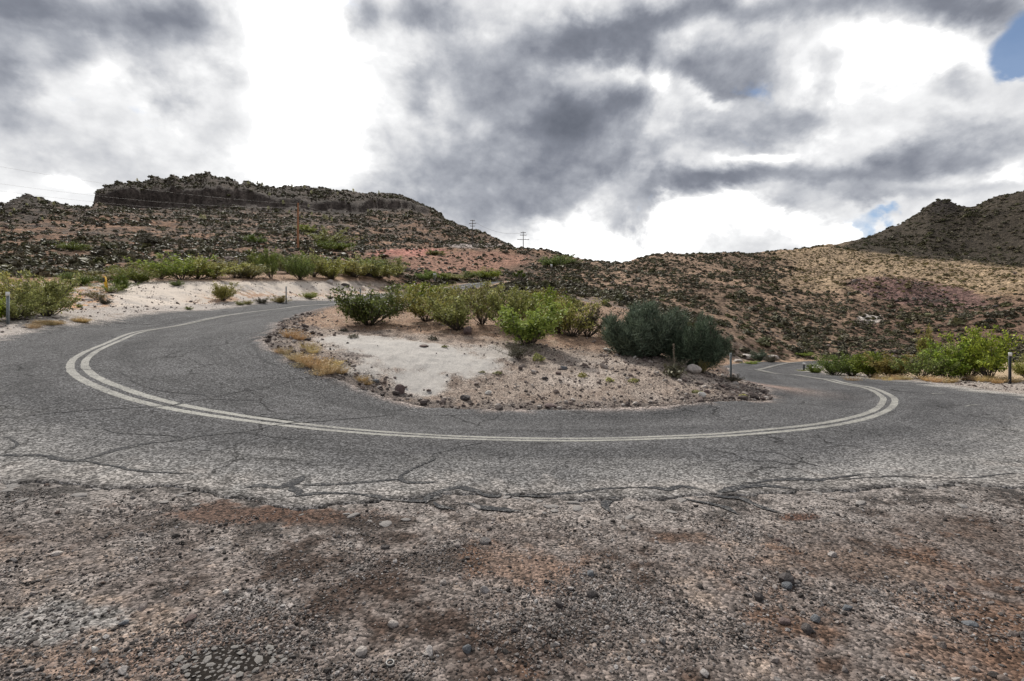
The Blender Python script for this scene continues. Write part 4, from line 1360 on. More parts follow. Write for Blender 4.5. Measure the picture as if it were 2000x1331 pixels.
for rear in (False, True):
    row = sorted(b for b in BAND if (b[1] < 541) == rear)
    for i, (px, py, h, w, kd, lf) in enumerate(row):
        what = {'dense': 'dark rounded shrub', 'open': 'sparse twiggy creosote bush'}.get(kd, 'fresh green creosote bush' if lf == 'bright' else 'olive creosote bush')
        lab = '%s, %s%s in the %s row atop the cut bank' % (what, ORD[i], '' if i == 0 else ' from left', 'rear' if rear else 'front')
        px += rng.uniform(-9, 9); h *= rng.uniform(.68, 1.3); w *= rng.uniform(.6, 1.15)
        bush('creosote_bush', px, py + rng.uniform(-2, 3), h, w, kd, lf, lab, G_BAND)

G_RIGHT = 'shrubs along the right roadside'
for row in [
    ('dark_shrub', 1632, 736, 46, 68, 'dense', 'dark', 'dark green shrub at the left end of the right roadside row', 0),
    ('low_shrub', 1593, 731, 20, 28, 'dense', 'dark', 'small dark shrub just right of the short white-topped post', 1),
    ('low_shrub', 1568, 727, 6, 16, 'dense', 'olive', 'tiny flat shrub at the road edge left of the short post', 2),
    ('roadside_bush', 1664, 738, 49, 75, 'dense', 'dark', 'dark leafy shrub between the dark end shrub and the yellowish ones', 2),
    ('roadside_bush', 1702, 741, 56, 90, 'willow', 'bright', 'yellow-green bush with feathery tops in the right roadside row', 0),
    ('roadside_bush', 1744, 742, 54, 92, 'willow', 'yellow', 'second yellow-green bush in the row, its top level and pale', 1),
    ('roadside_bush', 1800, 743, 78, 105, 'creosote', 'bright', 'green bush in the middle of the right roadside row', 0),
    ('roadside_bush', 1852, 743, 93, 115, 'creosote', 'bright', 'bushy green shrub left of the tallest right roadside bush', 1),
    ('roadside_bush', 1932, 747, 120, 120, 'creosote', 'bright', 'tallest green bush beside the white-topped right marker post', 2),
    ('roadside_bush', 1894, 744, 78, 88, 'dense', 'olive', 'olive bush squeezed in front of the tallest right roadside bush', 0),
    ('roadside_bush', 2004, 738, 51, 62, 'dense', 'olive', 'low bush behind the right-hand marker post', 1),
    ('roadside_bush', 1806, 728, 95, 42, 'willow', 'yellow', 'slender yellow-green sapling sticking up behind the right roadside row', 1),
    ('low_shrub', 1482, 708, 26, 32, 'dense', 'grey', 'pale green shrub on the pale bank beyond the lower road', 0),
    ('low_shrub', 1506, 710, 16, 26, 'dense', 'sage', 'small olive shrub on the bank beyond the lower road bend', 1),
    ('low_shrub', 1466, 713, 8, 30, 'dense', 'bright', 'low green growth at the far edge of the lower road', 2),
    ('low_shrub', 1570, 700, 10, 34, 'dense', 'bright', 'low green strip of growth where the lower road goes out of sight', 0),
]:
    bush(*row[:8], G_RIGHT, k=row[8])

G_FAR = 'green shrubs by the far upper road'
for i, (px, py, h, w, kd, lf, lab) in enumerate([
    (829, 552, 22, 32, 'dense', 'bright', 'vivid green shrub left of the far road sign'),
    (862, 551, 16, 34, 'dense', 'bright', 'low green shrub right behind the far road sign'),
    (905, 550, 14, 44, 'dense', 'bright', 'low vivid green shrub above the middle of the far road'),
    (950, 550, 20, 50, 'dense', 'bright', 'rounded green shrub above the right end of the far road'),
    (885, 549, 12, 36, 'dense', 'olive', 'small olive shrub on the far edge of the upper road'),
    (1080, 524, 24, 44, 'dense', 'dark', 'dark green shrub beside the small sign on the saddle'),
    (1105, 518, 18, 40, 'dense', 'dark', 'dark shrub on the saddle crest right of the small sign'),
    (640, 478, 26, 70, 'creosote', 'olive', 'green bushes patch right of the brown pole base'),
    (655, 492, 22, 50, 'dense', 'dark', 'dark green bush in the gully right of the brown pole'),
    (850, 500, 10, 34, 'dense', 'bright', 'small green shrub on the pink mound'),
    (600, 455, 14, 30, 'dense', 'bright', 'green shrub on the mesa flank just right of the brown pole'),
    (145, 492, 18, 36, 'dense', 'dark', 'dark bush on the left mesa flank above the wires'),
    (295, 483, 20, 40, 'dense', 'sage', 'grey-olive bush on the mesa flank above the bank shrubs'),
    (500, 480, 18, 34, 'dense', 'dark', 'dark bush on the mesa flank left of the brown pole'),
]):
    bush('hillside_bush', px, py, h, w, kd, lf, lab, G_FAR)


# dark many-headed yucca beside the far road
def yucca_plant(px, py, hpx, wpx, label):
    x, y, z = hit(px, py)
    h = hpx * y / F; w = wpx * y / F
    t = thing('yucca', label, 'yucca', (x, y, z - .05))
    st = MB(); n0 = 0; VV = []; FF = []
    for k in range(9):
        az = rng.uniform(0, 6.28); rr = rng.uniform(0, .4) * w
        top = np.array([math.cos(az) * rr, math.sin(az) * rr, h * rng.uniform(.45, .85)])
        st.tube(np.array([top * [.2, .2, 0], top * [.7, .7, .5], top]), [.1, .08, .07], 5)
        d = rng.normal(size=(130, 3)); d[:, 2] += .25
        V, T = blades(np.repeat(top[None], 130, 0) + rng.normal(size=(130, 3)) * .05, d, rng.uniform(.25, .5, 130), .05)
        VV.append(V); FF.append(T + n0); n0 += len(V)
    link('trunk', st.mesh('trunk'), M_STEM, t)
    link('leaves', mesh_np('leaves', np.vstack(VV), [np.vstack(FF)]), L_DARK, t)


yucca_plant(1014, 556, 32, 26, 'dark many-headed yucca standing right of the far road')

# ------------------------------------------------------------------ weeds and dry grass, one by one
TUFTS = [tuft_mesh('dry_tuft', 190, 1.0, .7, .03) for _ in range(3)]
for m_ in TUFTS:
    m_.materials.append(L_STRAW)
WEEDS = []
for k in range(3):
    m_ = cushion_mesh('weed', 150, .13, .8); m_.materials.append(L_SAGE if k == 2 else L_OLIVE); WEEDS.append(m_)


def small(name, meshes, px, py, hpx, wpx, label, cat, group):
    x, y, z = hit(px, py)
    o = link(name, meshes[int(rng.integers(len(meshes)))], None, None, (x, y, z - .01), (0, 0, rng.uniform(0, 6.28)), (wpx * y / F, wpx * y / F, hpx * y / F))
    return tag(o, label, cat, group)


GRASS = [(556, 692, 18, 24), (575, 703, 22, 30), (592, 710, 24, 34), (610, 718, 26, 36), (628, 724, 26, 36), (640, 730, 22, 30), (650, 722, 20, 34), (668, 730, 18, 26), (585, 722, 18, 24), (622, 736, 20, 26),
         (568, 660, 22, 30), (585, 664, 20, 28), (602, 684, 20, 28), (612, 690, 18, 24), (708, 745, 16, 22), (716, 752, 12, 20), (545, 690, 12, 18), (660, 712, 12, 20), (600, 706, 18, 26), (634, 712, 18, 26)]
for q in GRASS:
    small('dry_grass_clump', TUFTS, q[0], q[1], q[2] * .85, q[3] * 1.05, 'straw-coloured dry grass clump at the left end of the island', 'dry grass', 'dry grass clumps at the left end of the island')
for i in range(26):
    px = 1600 + rng.uniform(0, 400)
    small('dry_grass_clump', TUFTS, px, 742 + (px - 1600) * .012 + rng.uniform(-3, 4), rng.uniform(7, 13), rng.uniform(14, 26), 'short dry grass clump along the foot of the right roadside bushes', 'dry grass', 'dry grass along the right shoulder')
for i in range(16):
    px = rng.uniform(60, 165)
    small('dry_grass_clump', TUFTS, px, 640 - (px - 60) * .10 + rng.uniform(-6, 3), rng.uniform(6, 11), rng.uniform(14, 24), 'orange dry grass clump in front of the big left olive bush', 'dry grass', 'dry grass below the left bushes')
for i, (px, py, h, w, lab) in enumerate([
    (1137, 737, 18, 18, 'green weed on the stony mound below the blue-grey stone'),
    (1190, 745, 14, 18, 'dark green weed on the stony mound between two lighter ones'),
    (1238, 746, 14, 20, 'bright green weed on the right half of the stony mound'),
    (972, 731, 10, 18, 'low green weed on the pale dirt under the low grey-olive shrub'),
    (942, 728, 7, 14, 'tiny weed left of the low green weed on the pale dirt'),
    (868, 679, 8, 12, 'small yellow-green weed behind the pale dirt patch'),
    (690, 660, 14, 20, 'grey-green weed at the foot of the dark green shrub'),
    (672, 648, 12, 20, 'second grey weed at the lower left foot of the dark green shrub'),
    (1452, 775, 8, 18, 'green weed at the tip of the mound by the right road'),
    (1360, 768, 12, 22, 'grey weed on the mound above the white stone'),
    (845, 664, 14, 22, 'grey-brown dead tuft left of the pointed rock'),
    (1050, 705, 26, 26, 'olive tuft on the right foot of the bright green bush'),
]):
    small('weed', WEEDS, px, py, h, w, lab, 'weed', 'weeds on the island')

# grey plant with a tall dry stalk beside the pale boulder
x_, y_, z_ = hit(1316, 737)
t_ = thing('stalk_plant', 'pale plant with one tall dry flower stalk left of the boulder', 'plant', (x_, y_, z_))
mb_ = MB(); mb_.tube(np.array([[0, 0, 0], [.02, 0, .45], [-.01, 0, .8], [.015, 0, 1.02]]), [.009, .008, .006, .004], 5)
link('stalk', mb_.mesh('stalk'), L_TWIG, t_)
P_ = np.column_stack([rng.normal(0, .02, 60), rng.normal(0, .02, 60), rng.uniform(.65, 1.02, 60)])
V_, Q_ = quads(P_, rng.normal(size=(60, 3)), .028); link('seed_head', mesh_np('seed_head', V_, [Q_]), L_TWIG, t_)
P_ = rng.normal(size=(160, 3)) * [.13, .13, .09] + [0, 0, .16]; P_[:, 2] = np.abs(P_[:, 2])
V_, Q_ = quads(P_, rng.normal(size=(160, 3)), .10); link('leaves', mesh_np('leaves', V_, [Q_]), L_SAGE, t_)

# ------------------------------------------------------------------ hillside scrub
SCR = []
for k in range(9):
    m_ = cushion_mesh('scrub', 70, .26, .8)
    m_.materials.append([L_SCRUB, L_SCRUB, L_SAGE, L_MOSS, L_SAGE, L_MOSS, L_SAGE, L_GOLD, L_GOLD][k])
    SCR.append(m_)


def scatter_hill():
    n = 330000
    r = np.exp(rng.uniform(math.log(56), math.log(345), n)); th = rng.uniform(math.radians(-50), math.radians(50), n)
    # even per square metre, not per log-distance
    keep = rng.uniform(0, 1, n) < (r / 345) ** 1.25 + .10
    r, th = r[keep], th[keep]
    x, y = r * np.sin(th), r * np.cos(th)
    s, t = road_coord(x, y); rd = road_dist(s, t)
    z = height(x, y, rd)
    px = CX + F * x / y; py = CY - F * (z - EYE) / y
    m0 = fbm(x / 22, y / 22, 4, 71); m1 = fbm(x / 6, y / 6, 5, 72, .6)
    dens = .58 + .75 * fbm(x / 10, y / 10, 5, 171, .6)
    dens = np.where(m1 + .4 * m0 > .45, dens * .5, dens)
    q = ((px - 900) / 150) ** 2 + ((py - 512) / 24) ** 2; dens = np.where(q < 1, dens * .13, dens)
    q = ((px - 800) / 95) ** 2 + ((py - 493) / 9) ** 2; dens = np.where(q < 1, 0.05, dens)
    q = ((px - 1800) / 140) ** 2 + ((py - (572 + (px - 1790) * .13)) / 24) ** 2; dens = np.where(q < 1, dens * .22, dens)
    dens = np.where((px > 1560) & (py > 585), np.maximum(dens, .55), dens)
    yel = sstep(1480, 1640, px + 60 * m0) * sstep(590, 560, py + 14 * m1) * (py > np.interp(px, [1600, 1640, 1700, 1800, 1900, 2000, 2200], [470, 486, 494, 505, 513, 522, 530]))
    dens = np.where((yel > .5), np.maximum(dens, .6), dens)
    cr = np.interp(th, px_theta(ONX), [c[2] for c in CLIFF]); clh = np.interp(th, px_theta(ONX), [c[1] for c in CLIFF])
    dens = np.where((clh > 1) & (np.abs(r / cr - 1.005) < .022), .03, dens)
    ok = (rng.uniform(0, 1, len(x)) < dens) & (rd > 1.8) & ~((px < 830) & (r < 66))
    # keep those on slopes that can be seen from in front
    ridge = np.interp(th, px_theta([c[0] for c in SKYLINE]), [c[2] for c in SKYLINE])
    ok &= r < ridge * 1.03
    x, y, z, r, px, py, yel = (a[ok] for a in (x, y, z, r, px, py, yel))
    n = len(x)
    size = rng.lognormal(-.60, .50, n) * np.where(yel > .5, .62, 1.0) * (.72 + .0016 * r)
    size = np.clip(size, .3, 2.4)
    kind = rng.integers(0, 7, n)
    g = (yel > .5) & (rng.uniform(0, 1, n) < .93); kind[g] = rng.integers(7, 9, g.sum())
    g2 = (px > 1000) & (px < 1500) & (rng.uniform(0, 1, n) < .08); kind[g2] = 5
    return x, y, z, size, kind, px


def scatter_points(name, P, scl, idx, rotz, templates, kind_label, tilt=None):
    """one object of countless small pieces: points that carry shared little meshes"""
    me = bpy.data.meshes.new(name)
    me.vertices.add(len(P)); me.vertices.foreach_set('co', np.asarray(P, np.float32).ravel())
    a = me.attributes.new('scl', 'FLOAT_VECTOR', 'POINT'); a.data.foreach_set('vector', np.asarray(scl, np.float32).ravel())
    a = me.attributes.new('idx', 'INT', 'POINT'); a.data.foreach_set('value', np.asarray(idx, np.int32))
    rot = np.zeros((len(P), 3), np.float32); rot[:, 2] = rotz
    if tilt is not None:
        rot[:, 0] = tilt[0]; rot[:, 1] = tilt[1]
    a = me.attributes.new('rot', 'FLOAT_VECTOR', 'POINT'); a.data.foreach_set('vector', rot.ravel())
    coll = bpy.data.collections.new(name + '_templates')
    for k, m in enumerate(templates):
        coll.objects.link(bpy.data.objects.new('%s_%02d' % (name, k), m))
    ng = bpy.data.node_groups.new(name + '_scatter', 'GeometryNodeTree')
    ng.interface.new_socket('Geometry', in_out='INPUT', socket_type='NodeSocketGeometry')
    ng.interface.new_socket('Geometry', in_out='OUTPUT', socket_type='NodeSocketGeometry')
    gi = ng.nodes.new('NodeGroupInput'); go = ng.nodes.new('NodeGroupOutput')
    io = ng.nodes.new('GeometryNodeInstanceOnPoints')
    ci = ng.nodes.new('GeometryNodeCollectionInfo')
    ci.inputs['Collection'].default_value = coll
    ci.inputs['Separate Children'].default_value = True
    ci.inputs['Reset Children'].default_value = True

    def named(nm, ty):
        nd = ng.nodes.new('GeometryNodeInputNamedAttribute'); nd.data_type = ty; nd.inputs['Name'].default_value = nm
        return nd.outputs[0]
    L = ng.links.new
    L(gi.outputs[0], io.inputs['Points']); L(ci.outputs[0], io.inputs['Instance'])
    io.inputs['Pick Instance'].default_value = True
    L(named('idx', 'INT'), io.inputs['Instance Index'])
    L(named('rot', 'FLOAT_VECTOR'), io.inputs['Rotation'])
    L(named('scl', 'FLOAT_VECTOR'), io.inputs['Scale'])
    L(io.outputs[0], go.inputs[0])
    o = link(name, me)
    md = o.modifiers.new('scatter', 'NODES'); md.node_group = ng
    o['kind'] = 'stuff'; o['label'] = kind_label
    return o


hx, hy, hz, hs, hk, hpx = scatter_hill()
app = hs / np.hypot(hx, hy)
inframe = np.abs(hpx - CX) < 1010
order = np.argsort(-np.where(inframe, app, 0))
big = order[:280]; rest = order[280:]
ZR = rng.uniform(0, 6.28, len(hx))
SQ = rng.uniform(.6, .95, len(hx))
for i in big:
    o = link('desert_shrub', SCR[hk[i]], None, None, (hx[i], hy[i], hz[i] - .05), (0, 0, ZR[i]), (hs[i], hs[i], hs[i] * SQ[i]))
    what = ['dark twiggy', 'dark twiggy', 'grey-olive', 'dull green', 'grey-olive', 'dull green', 'grey-olive', 'straw-yellow', 'straw-yellow'][hk[i]]
    where = 'on the brown slope behind the left bank' if hpx[i] < 800 else ('on the reddish slope behind the island' if hpx[i] < 1380 else ('on the hillside above the lower road' if hpx[i] < 1700 else 'on the gully side behind the right bushes'))
    tag(o, 'small %s desert shrub %s' % (what, where), 'shrub', '%s desert shrubs %s' % (what, where))
scatter_points('hillside_scrub', np.column_stack([hx, hy, hz - .06])[rest], np.column_stack([hs, hs, hs * SQ])[rest], hk[rest], ZR[rest], SCR,
               'low scrub speckling the mesa flank and the far hillsides')


# pale-flowered yuccas on the mesa
def small_yucca(px, py, hpx, label, group):
    x, y, z = hit(px, py)
    h = hpx * y / F
    t = thing('flowering_yucca', label, 'yucca', (x, y, z - .1), 0, 1.0, group)
    d = rng.normal(size=(70, 3)); d[:, 2] = np.abs(d[:, 2])
    V, T = blades(np.zeros((70, 3)), d, rng.uniform(.4, .8, 70), .09)
    link('leaves', mesh_np('leaves', V, [T]), L_SAGE, t)
    mb = MB(); mb.tube(np.array([[0, 0, 0], [0, 0, h * .6], [0, 0, h]]), [.06, .05, .03], 4)
    link('stalk', mb.mesh('stalk'), L_TWIG, t)
    n = 60
    q = rng.uniform(.35, 1.0, n)
    P = np.column_stack([rng.normal(0, 1, n), rng.normal(0, 1, n), q * h]) * np.column_stack([.16 * h * (1.25 - q), .16 * h * (1.25 - q), np.ones(n)])
    V, Q = quads(P, rng.normal(size=(n, 3)), .16 * h)
    link('flower_head', mesh_np('flower_head', V, [Q]), L_CREAM, t)


G_Y = 'flowering yuccas scattered over the mesa'
for px, py, h in [(392, 431, 12), (399, 432, 12), (503, 364, 9), (526, 385, 9), (553, 403, 10), (524, 412, 9), (565, 419, 8), (608, 381, 8), (603, 408, 9), (632, 431, 12), (638, 432, 11), (648, 435, 11),
                  (609, 423, 8), (719, 416, 7), (27, 416, 9), (52, 404, 7), (20, 425, 9), (83, 432, 7), (793, 424, 7), (660, 383, 8), (590, 428, 7), (268, 357, 8)]:
    small_yucca(px, py, h, 'yucca with a pale cream flower head on the dark mesa slope', G_Y)
for px, py in [(75, 392), (105, 401), (485, 361), (512, 364), (570, 368), (595, 369), (690, 376), (740, 380)]:
    small_yucca(px, py + 2, 9, 'flower-stalked yucca standing out on the mesa skyline', 'yuccas on the mesa skyline')

# ------------------------------------------------------------------ stones
def stone_mesh(name, sub, mat, flat=.65, rough=.28, seed=0):
    import bmesh
    bm = bmesh.new()
    bmesh.ops.create_icosphere(bm, subdivisions=sub, radius=.5)
    V = np.array([v.co[:] for v in bm.verts])
    r = np.random.default_rng(seed)
    # chop with random planes for a broken look
    for k in range(9):
        d = r.normal(size=3); d /= np.linalg.norm(d)
        lim = r.uniform(.26, .44)
        q = V @ d
        V = V - np.outer(np.maximum(q - lim, 0) * .9, d)
    V *= (1 + rough * .35 * r.normal(size=(len(V), 1)) * .5)
    V *= np.array([1.0, r.uniform(.6, .95), flat * r.uniform(.8, 1.15)])
    for v, c in zip(bm.verts, V):
        v.co = c
    me = bpy.data.meshes.new(name); bm.to_mesh(me); bm.free()
    me.materials.append(mat)
    return me


def stone_material(name, stops):
    m, N, out = new_mat(name)
    oi = N.n('ShaderNodeObjectInfo')
    co = N.n('ShaderNodeTexCoord').outputs['Object']
    nz = N.noise(co, 5.0, 6, 0.7)
    cc = N.ramp(oi.outputs['Random'], stops)
    cc = N.vm('SCALE', cc, s=N.mapr(nz.outputs[0], 0.3, 0.7, 0.65, 1.3))
    bp = N.n('ShaderNodeBump', {'Strength': 0.5, 'Distance': 0.05, 'Height': nz.outputs[0]})
    principled(N, out, cc, 0.85, bp.outputs[0], 0.25)
    return m


M_STONE = stone_material('mixed gravel stone', [(0, (.024, .021, .020)), (.25, (.065, .057, .053)), (.5, (.20, .185, .178)), (.7, (.15, .11, .09)), (.85, (.40, .38, .37)), (1, (.22, .17, .145))])
M_RUBBLE = stone_material('brown rubble stone', [(0, (.06, .05, .046)), (.4, (.14, .11, .10)), (.7, (.25, .20, .175)), (1, (.45, .41, .375))])
M_DARKROCK = plain_material('dark basalt', (.075, .066, .064), .85, .4, 8, bump=.02)
M_PALEROCK = plain_material('pale rock', (.40, .36, .33), .9, .3, 8, bump=.02)
M_BROWNROCK = plain_material('purple brown rock', (.13, .095, .088), .9, .35, 8, bump=.02)
M_BLUEROCK = plain_material('blue grey rock', (.135, .142, .152), .85, .3, 10, bump=.02)
M_WHITEROCK = plain_material('white rock', (.60, .57, .53), .9, .2, 8, bump=.02)
STONES = [stone_mesh('stone', 2, M_STONE, .7, .3, 300 + k) for k in range(10)]
PEB = [stone_mesh('pebble', 1, M_STONE, .62, .35, 400 + k) for k in range(9)]
RUB = [stone_mesh('rubble', 1, M_RUBBLE, .62, .4, 500 + k) for k in range(9)]

# foreground: 270 biggest stones one by one, the rest as gravel
def fore_stones(n):
    out_ = []
    px = rng.uniform(-40, 2040, n * 3); py = CY + 944 * EYE / np.exp(rng.uniform(math.log(2.2), math.log(5.6), n * 3))
    for a, b in zip(px, py):
        if len(out_) >= n:
            break
        d = EYE * F / (b - CY)
        x = (a - CX) / F * d
        dn = vnoise(np.array([x * .8]), np.array([d * .8]), 77)[0]
        if rng.uniform() < .25 + .75 * dn and not (d > 4.9 and rng.uniform() < .6):
            out_.append((x, d))
    return out_


FS = fore_stones(250)
xs = np.array(FS); zs = height(xs[:, 0], xs[:, 1])
for (x, y), z in zip(FS, zs):
    s_ = float(np.clip(rng.lognormal(-3.45, .42), .02, .10))
    o = link('stone', STONES[int(rng.integers(10))], None, None, (x, y, z + s_ * .12), (rng.uniform(-.3, .3), rng.uniform(-.3, .3), rng.uniform(0, 6.28)), s_ * rng.uniform(.85, 1.2, 3))
    tag(o, 'loose angular stone lying on the gravel turnout in the foreground', 'stone', 'loose stones on the gravel turnout')

G_ROCK = 'notable rocks'
for px, py, wpx, hpx, me_, lab in [
    (1353, 728, 34, 25, M_PALEROCK, 'large pale grey boulder under the right end of the feathery bush'),
    (782, 768, 24, 22, M_BROWNROCK, 'rounded purple-brown rock at the road edge below the pale dirt'),
    (914, 654, 22, 26, M_BROWNROCK, 'pointed grey rock standing under the island bushes'),
    (1186, 686, 20, 9, M_WHITEROCK, 'flat white rock at the left foot of the feathery bush'),
    (1370, 775, 18, 14, M_WHITEROCK, 'white stone low on the right end of the stony mound'),
    (1100, 722, 20, 13, M_BLUEROCK, 'blue-grey stone on the middle of the stony mound'),
    (1090, 731, 14, 9, M_BROWNROCK, 'brown stone just below left of the blue-grey stone'),
    (1065, 742, 14, 10, M_DARKROCK, 'black stone on the mound left of the green weeds'),
    (734, 748, 16, 10, M_BLUEROCK, 'small grey stone on the edge left of the purple-brown rock'),
    (910, 780, 26, 16, M_DARKROCK, 'dark broken rock at the road edge under the low weeds'),
    (955, 770, 16, 11, M_WHITEROCK, 'pale stone at the road edge right of the dark broken rock'),
    (1075, 796, 30, 12, M_BROWNROCK, 'flat brown rock at the front edge of the mound'),
    (1382, 768, 14, 10, M_BROWNROCK, 'brown stone beside the white stone on the mound'),
    (828, 678, 20, 7, M_BROWNROCK, 'flat brown stone lying alone on the pale dirt'),
    (1022, 662, 14, 8, M_BROWNROCK, 'low brown stone behind the bright green bush'),
    (594, 690, 18, 14, M_BROWNROCK, 'brown rock among the dry grass at the left end'),
    (1413, 758, 12, 9, M_BROWNROCK, 'brown stone high on the tip of the mound'),
    (1535, 1140, 34, 26, M_DARKROCK, 'largest dark stone in the right foreground gravel'),
    (1538, 1150, 22, 18, M_BLUEROCK, 'grey stone touching the largest dark stone'),
    (1482, 1172, 24, 18, M_DARKROCK, 'dark stone left below the pair of grey and dark stones'),
    (1577, 1236, 28, 22, M_DARKROCK, 'black rough stone in the lower right gravel'),
    (1532, 1218, 28, 14, M_BROWNROCK, 'flat brown stone left of the black rough stone'),
    (1594, 1214, 22, 16, M_BLUEROCK, 'grey stone just above the black rough stone'),
    (1655, 1191, 26, 12, M_BLUEROCK, 'flat grey stone right of the lower right group'),
    (1855, 1156, 20, 15, M_BROWNROCK, 'brown stone alone in the right gravel'),
    (1895, 1222, 28, 12, M_BLUEROCK, 'flat bluish stone near the right edge'),
    (1156, 1166, 24, 17, M_DARKROCK, 'dark rounded stone in the middle gravel'),
    (1093, 1185, 22, 18, M_DARKROCK, 'black stone left below the dark rounded stone'),
    (1154, 1124, 18, 13, M_BLUEROCK, 'grey stone above the dark rounded stone'),
    (1004, 1236, 16, 13, M_DARKROCK, 'black pebble in the centre bottom gravel'),
    (913, 1274, 24, 16, M_BLUEROCK, 'bluish stone at the bottom just left of centre'),
    (705, 1278, 26, 18, M_PALEROCK, 'pale rounded stone near the metal ring'),
    (768, 1224, 22, 16, M_PALEROCK, 'pale triangular stone above the metal ring'),
    (833, 1280, 16, 11, M_PALEROCK, 'pale oval stone right of the metal ring'),
    (866, 1142, 14, 14, M_PALEROCK, 'small upright pale stone in the gravel left of centre'),
    (752, 1072, 20, 12, M_DARKROCK, 'dark stone alone behind the gravel left of centre'),
    (110, 1084, 22, 11, M_PALEROCK, 'long pale stone on the left crust'),
    (242, 1221, 22, 14, M_BLUEROCK, 'grey stone in the lower left gravel'),
    (371, 1212, 28, 14, M_BROWNROCK, 'flat brown stone above the broken asphalt patch'),
    (185, 1273, 20, 14, M_WHITEROCK, 'whitish stone near the lower left corner'),
    (440, 1160, 14, 12, M_WHITEROCK, 'small white stone right of the dark hollow'),
    (1520, 1057, 14, 9, M_BROWNROCK, 'small brown stone behind the right gravel near the asphalt'),
    (897, 950, 12, 6, M_DARKROCK, 'dark chip lying alone on the bleached asphalt'),
]:
    x, y, z = hit(px, py)
    w = wpx * y / F; h = hpx * y / F
    me = stone_mesh('rock', 2, me_, h / w, .34, int(px * 7 + py))
    tag(link('rock', me, None, None, (x, y, z + h * .22), (0, 0, rng.uniform(-.5, .5)), (w, w, w)), lab, 'rock', G_ROCK)


def gravel(name, label, x, y, size, templates):
    z = height(x, y)
    n = len(x)
    P = np.column_stack([x, y, z + size * .16])
    sc = size[:, None] * rng.uniform(.75, 1.25, (n, 3))
    return scatter_points(name, P, sc, rng.integers(0, len(templates), n), rng.uniform(0, 6.28, n), templates, label, (rng.uniform(-.5, .5, n), rng.uniform(-.5, .5, n)))


def fore_gravel():
    n = 300000
    r = np.exp(rng.uniform(math.log(1.9), math.log(8.5), n)); th = rng.uniform(math.radians(-52), math.radians(52), n)
    x, y = r * np.sin(th), r * np.cos(th)
    s, t = road_coord(x, y); rd = road_dist(s, t)
    drift = fbm(x * 1.3 + 7, y * 1.3, 5, 65); d2 = fbm(x * 2.2, y * 2.2, 4, 78)
    p = np.clip(.30 + .55 * drift + .45 * d2, .05, 1)
    p = np.where(rd < .25, p * .25, p)
    ok = (rd > -.5) & (y > 1.4) & (rng.uniform(0, 1, n) < p) & ((rd > .02) | (rng.uniform(0, 1, n) < .10))
    x, y, r = x[ok], y[ok], r[ok]
    size = np.clip(rng.lognormal(-4.56, .50, len(x)), .005, .05) * (.85 + .03 * r)
    return x, y, size


gravel('gravel', 'loose grey and pinkish gravel over the turnout', *fore_gravel(), PEB)


def island_rubble():
    n = 90000
    x = rng.uniform(-13, 13, n); y = rng.uniform(10.5, 24, n)
    s, t = road_coord(x, y); rd = road_dist(s, t)
    isl = (t < 0) & (rd > .0)
    d2 = fbm(x * 1.1, y * 1.1, 4, 79)
    px = CX + F * x / y
    p = .04 + .9 * np.exp(-np.maximum(rd, 0) / .6) + np.where((px > 930) & (y < 18), .26 + .25 * d2, 0) + .12 * np.clip(d2, 0, 1)
    dark = np.zeros(n)
    for a, rx in ((hit(1455, 770), 1.3), (hit(665, 705), .6), (hit(590, 655), .9), (hit(705, 748), .7)):
        dark += np.exp(-((x - a[0]) ** 2 + (y - a[1]) ** 2) / rx ** 2)
    p += .5 * dark
    for a, rx, ry in ((hit(800, 690), 2.3, 1.9), (hit(880, 705), 1.7, 1.3), (hit(820, 745), .85, 1.0), (hit(720, 668), 1.8, 1.5), (hit(940, 690), 1.0, 1.0)):
        p *= 1 - .9 * np.exp(-(((x - a[0]) / rx) ** 2 + ((y - a[1]) / ry) ** 2) ** 2)
    ok = isl & (rng.uniform(0, 1, n) < p * .5)
    x, y = x[ok], y[ok]
    size = np.clip(rng.lognormal(-3.0, .6, len(x)), .02, .32)
    return x, y, size


gravel('rubble', 'broken stones strewn round the rim and mound of the island', *island_rubble(), RUB)


def side_rubble():
    n = 60000
    x = np.concatenate([rng.uniform(-32, -8, n), rng.uniform(10, 34, n // 2)]); y = np.concatenate([rng.uniform(12, 52, n), rng.uniform(12, 32, n // 2)])
    s, t = road_coord(x, y); rd = road_dist(s, t)
    d2 = fbm(x * .8, y * .8, 4, 80)
    p = np.clip(.10 + .25 * d2 + .25 * np.exp(-np.maximum(rd - .6, 0) / .8) * (x > 0), 0, 1) * np.where(x > 0, sstep(5, 3, rd), 1)
    ok = (t > 0) & (rd > .3) & (rng.uniform(0, 1, len(x)) < p)
    x, y = x[ok], y[ok]
    size = np.clip(rng.lognormal(-2.75, .5, len(x)), .03, .35)
    return x, y, size


gravel('roadside_rubble', 'scattered stones over the cut bank and the roadside shoulders', *side_rubble(), RUB)


def hill_rubble():
    n = 60000
    r = np.exp(rng.uniform(math.log(80), math.log(300), n)); th = rng.uniform(math.radians(-48), math.radians(48), n)
    x, y = r * np.sin(th), r * np.cos(th)
    s, t = road_coord(x, y); rd = road_dist(s, t)
    z = height(x, y, rd)
    px = CX + F * x / y; py = CY - F * (z - EYE) / y
    q = ((px - 1760) / 110) ** 2 + ((py - (574 + (px - 1790) * .13)) / 22) ** 2
    p = np.where(q < 1, .9, 0)
    p = np.maximum(p, np.where(px < 1000, .10 * sstep(-.1, .5, fbm(x / 9, y / 9, 4, 181)), .02))
    ok = (rng.uniform(0, 1, n) < p) & (rd > 2)
    x, y = x[ok], y[ok]
    return x, y, np.clip(rng.lognormal(-.75, .5, len(x)), .2, 1.6)


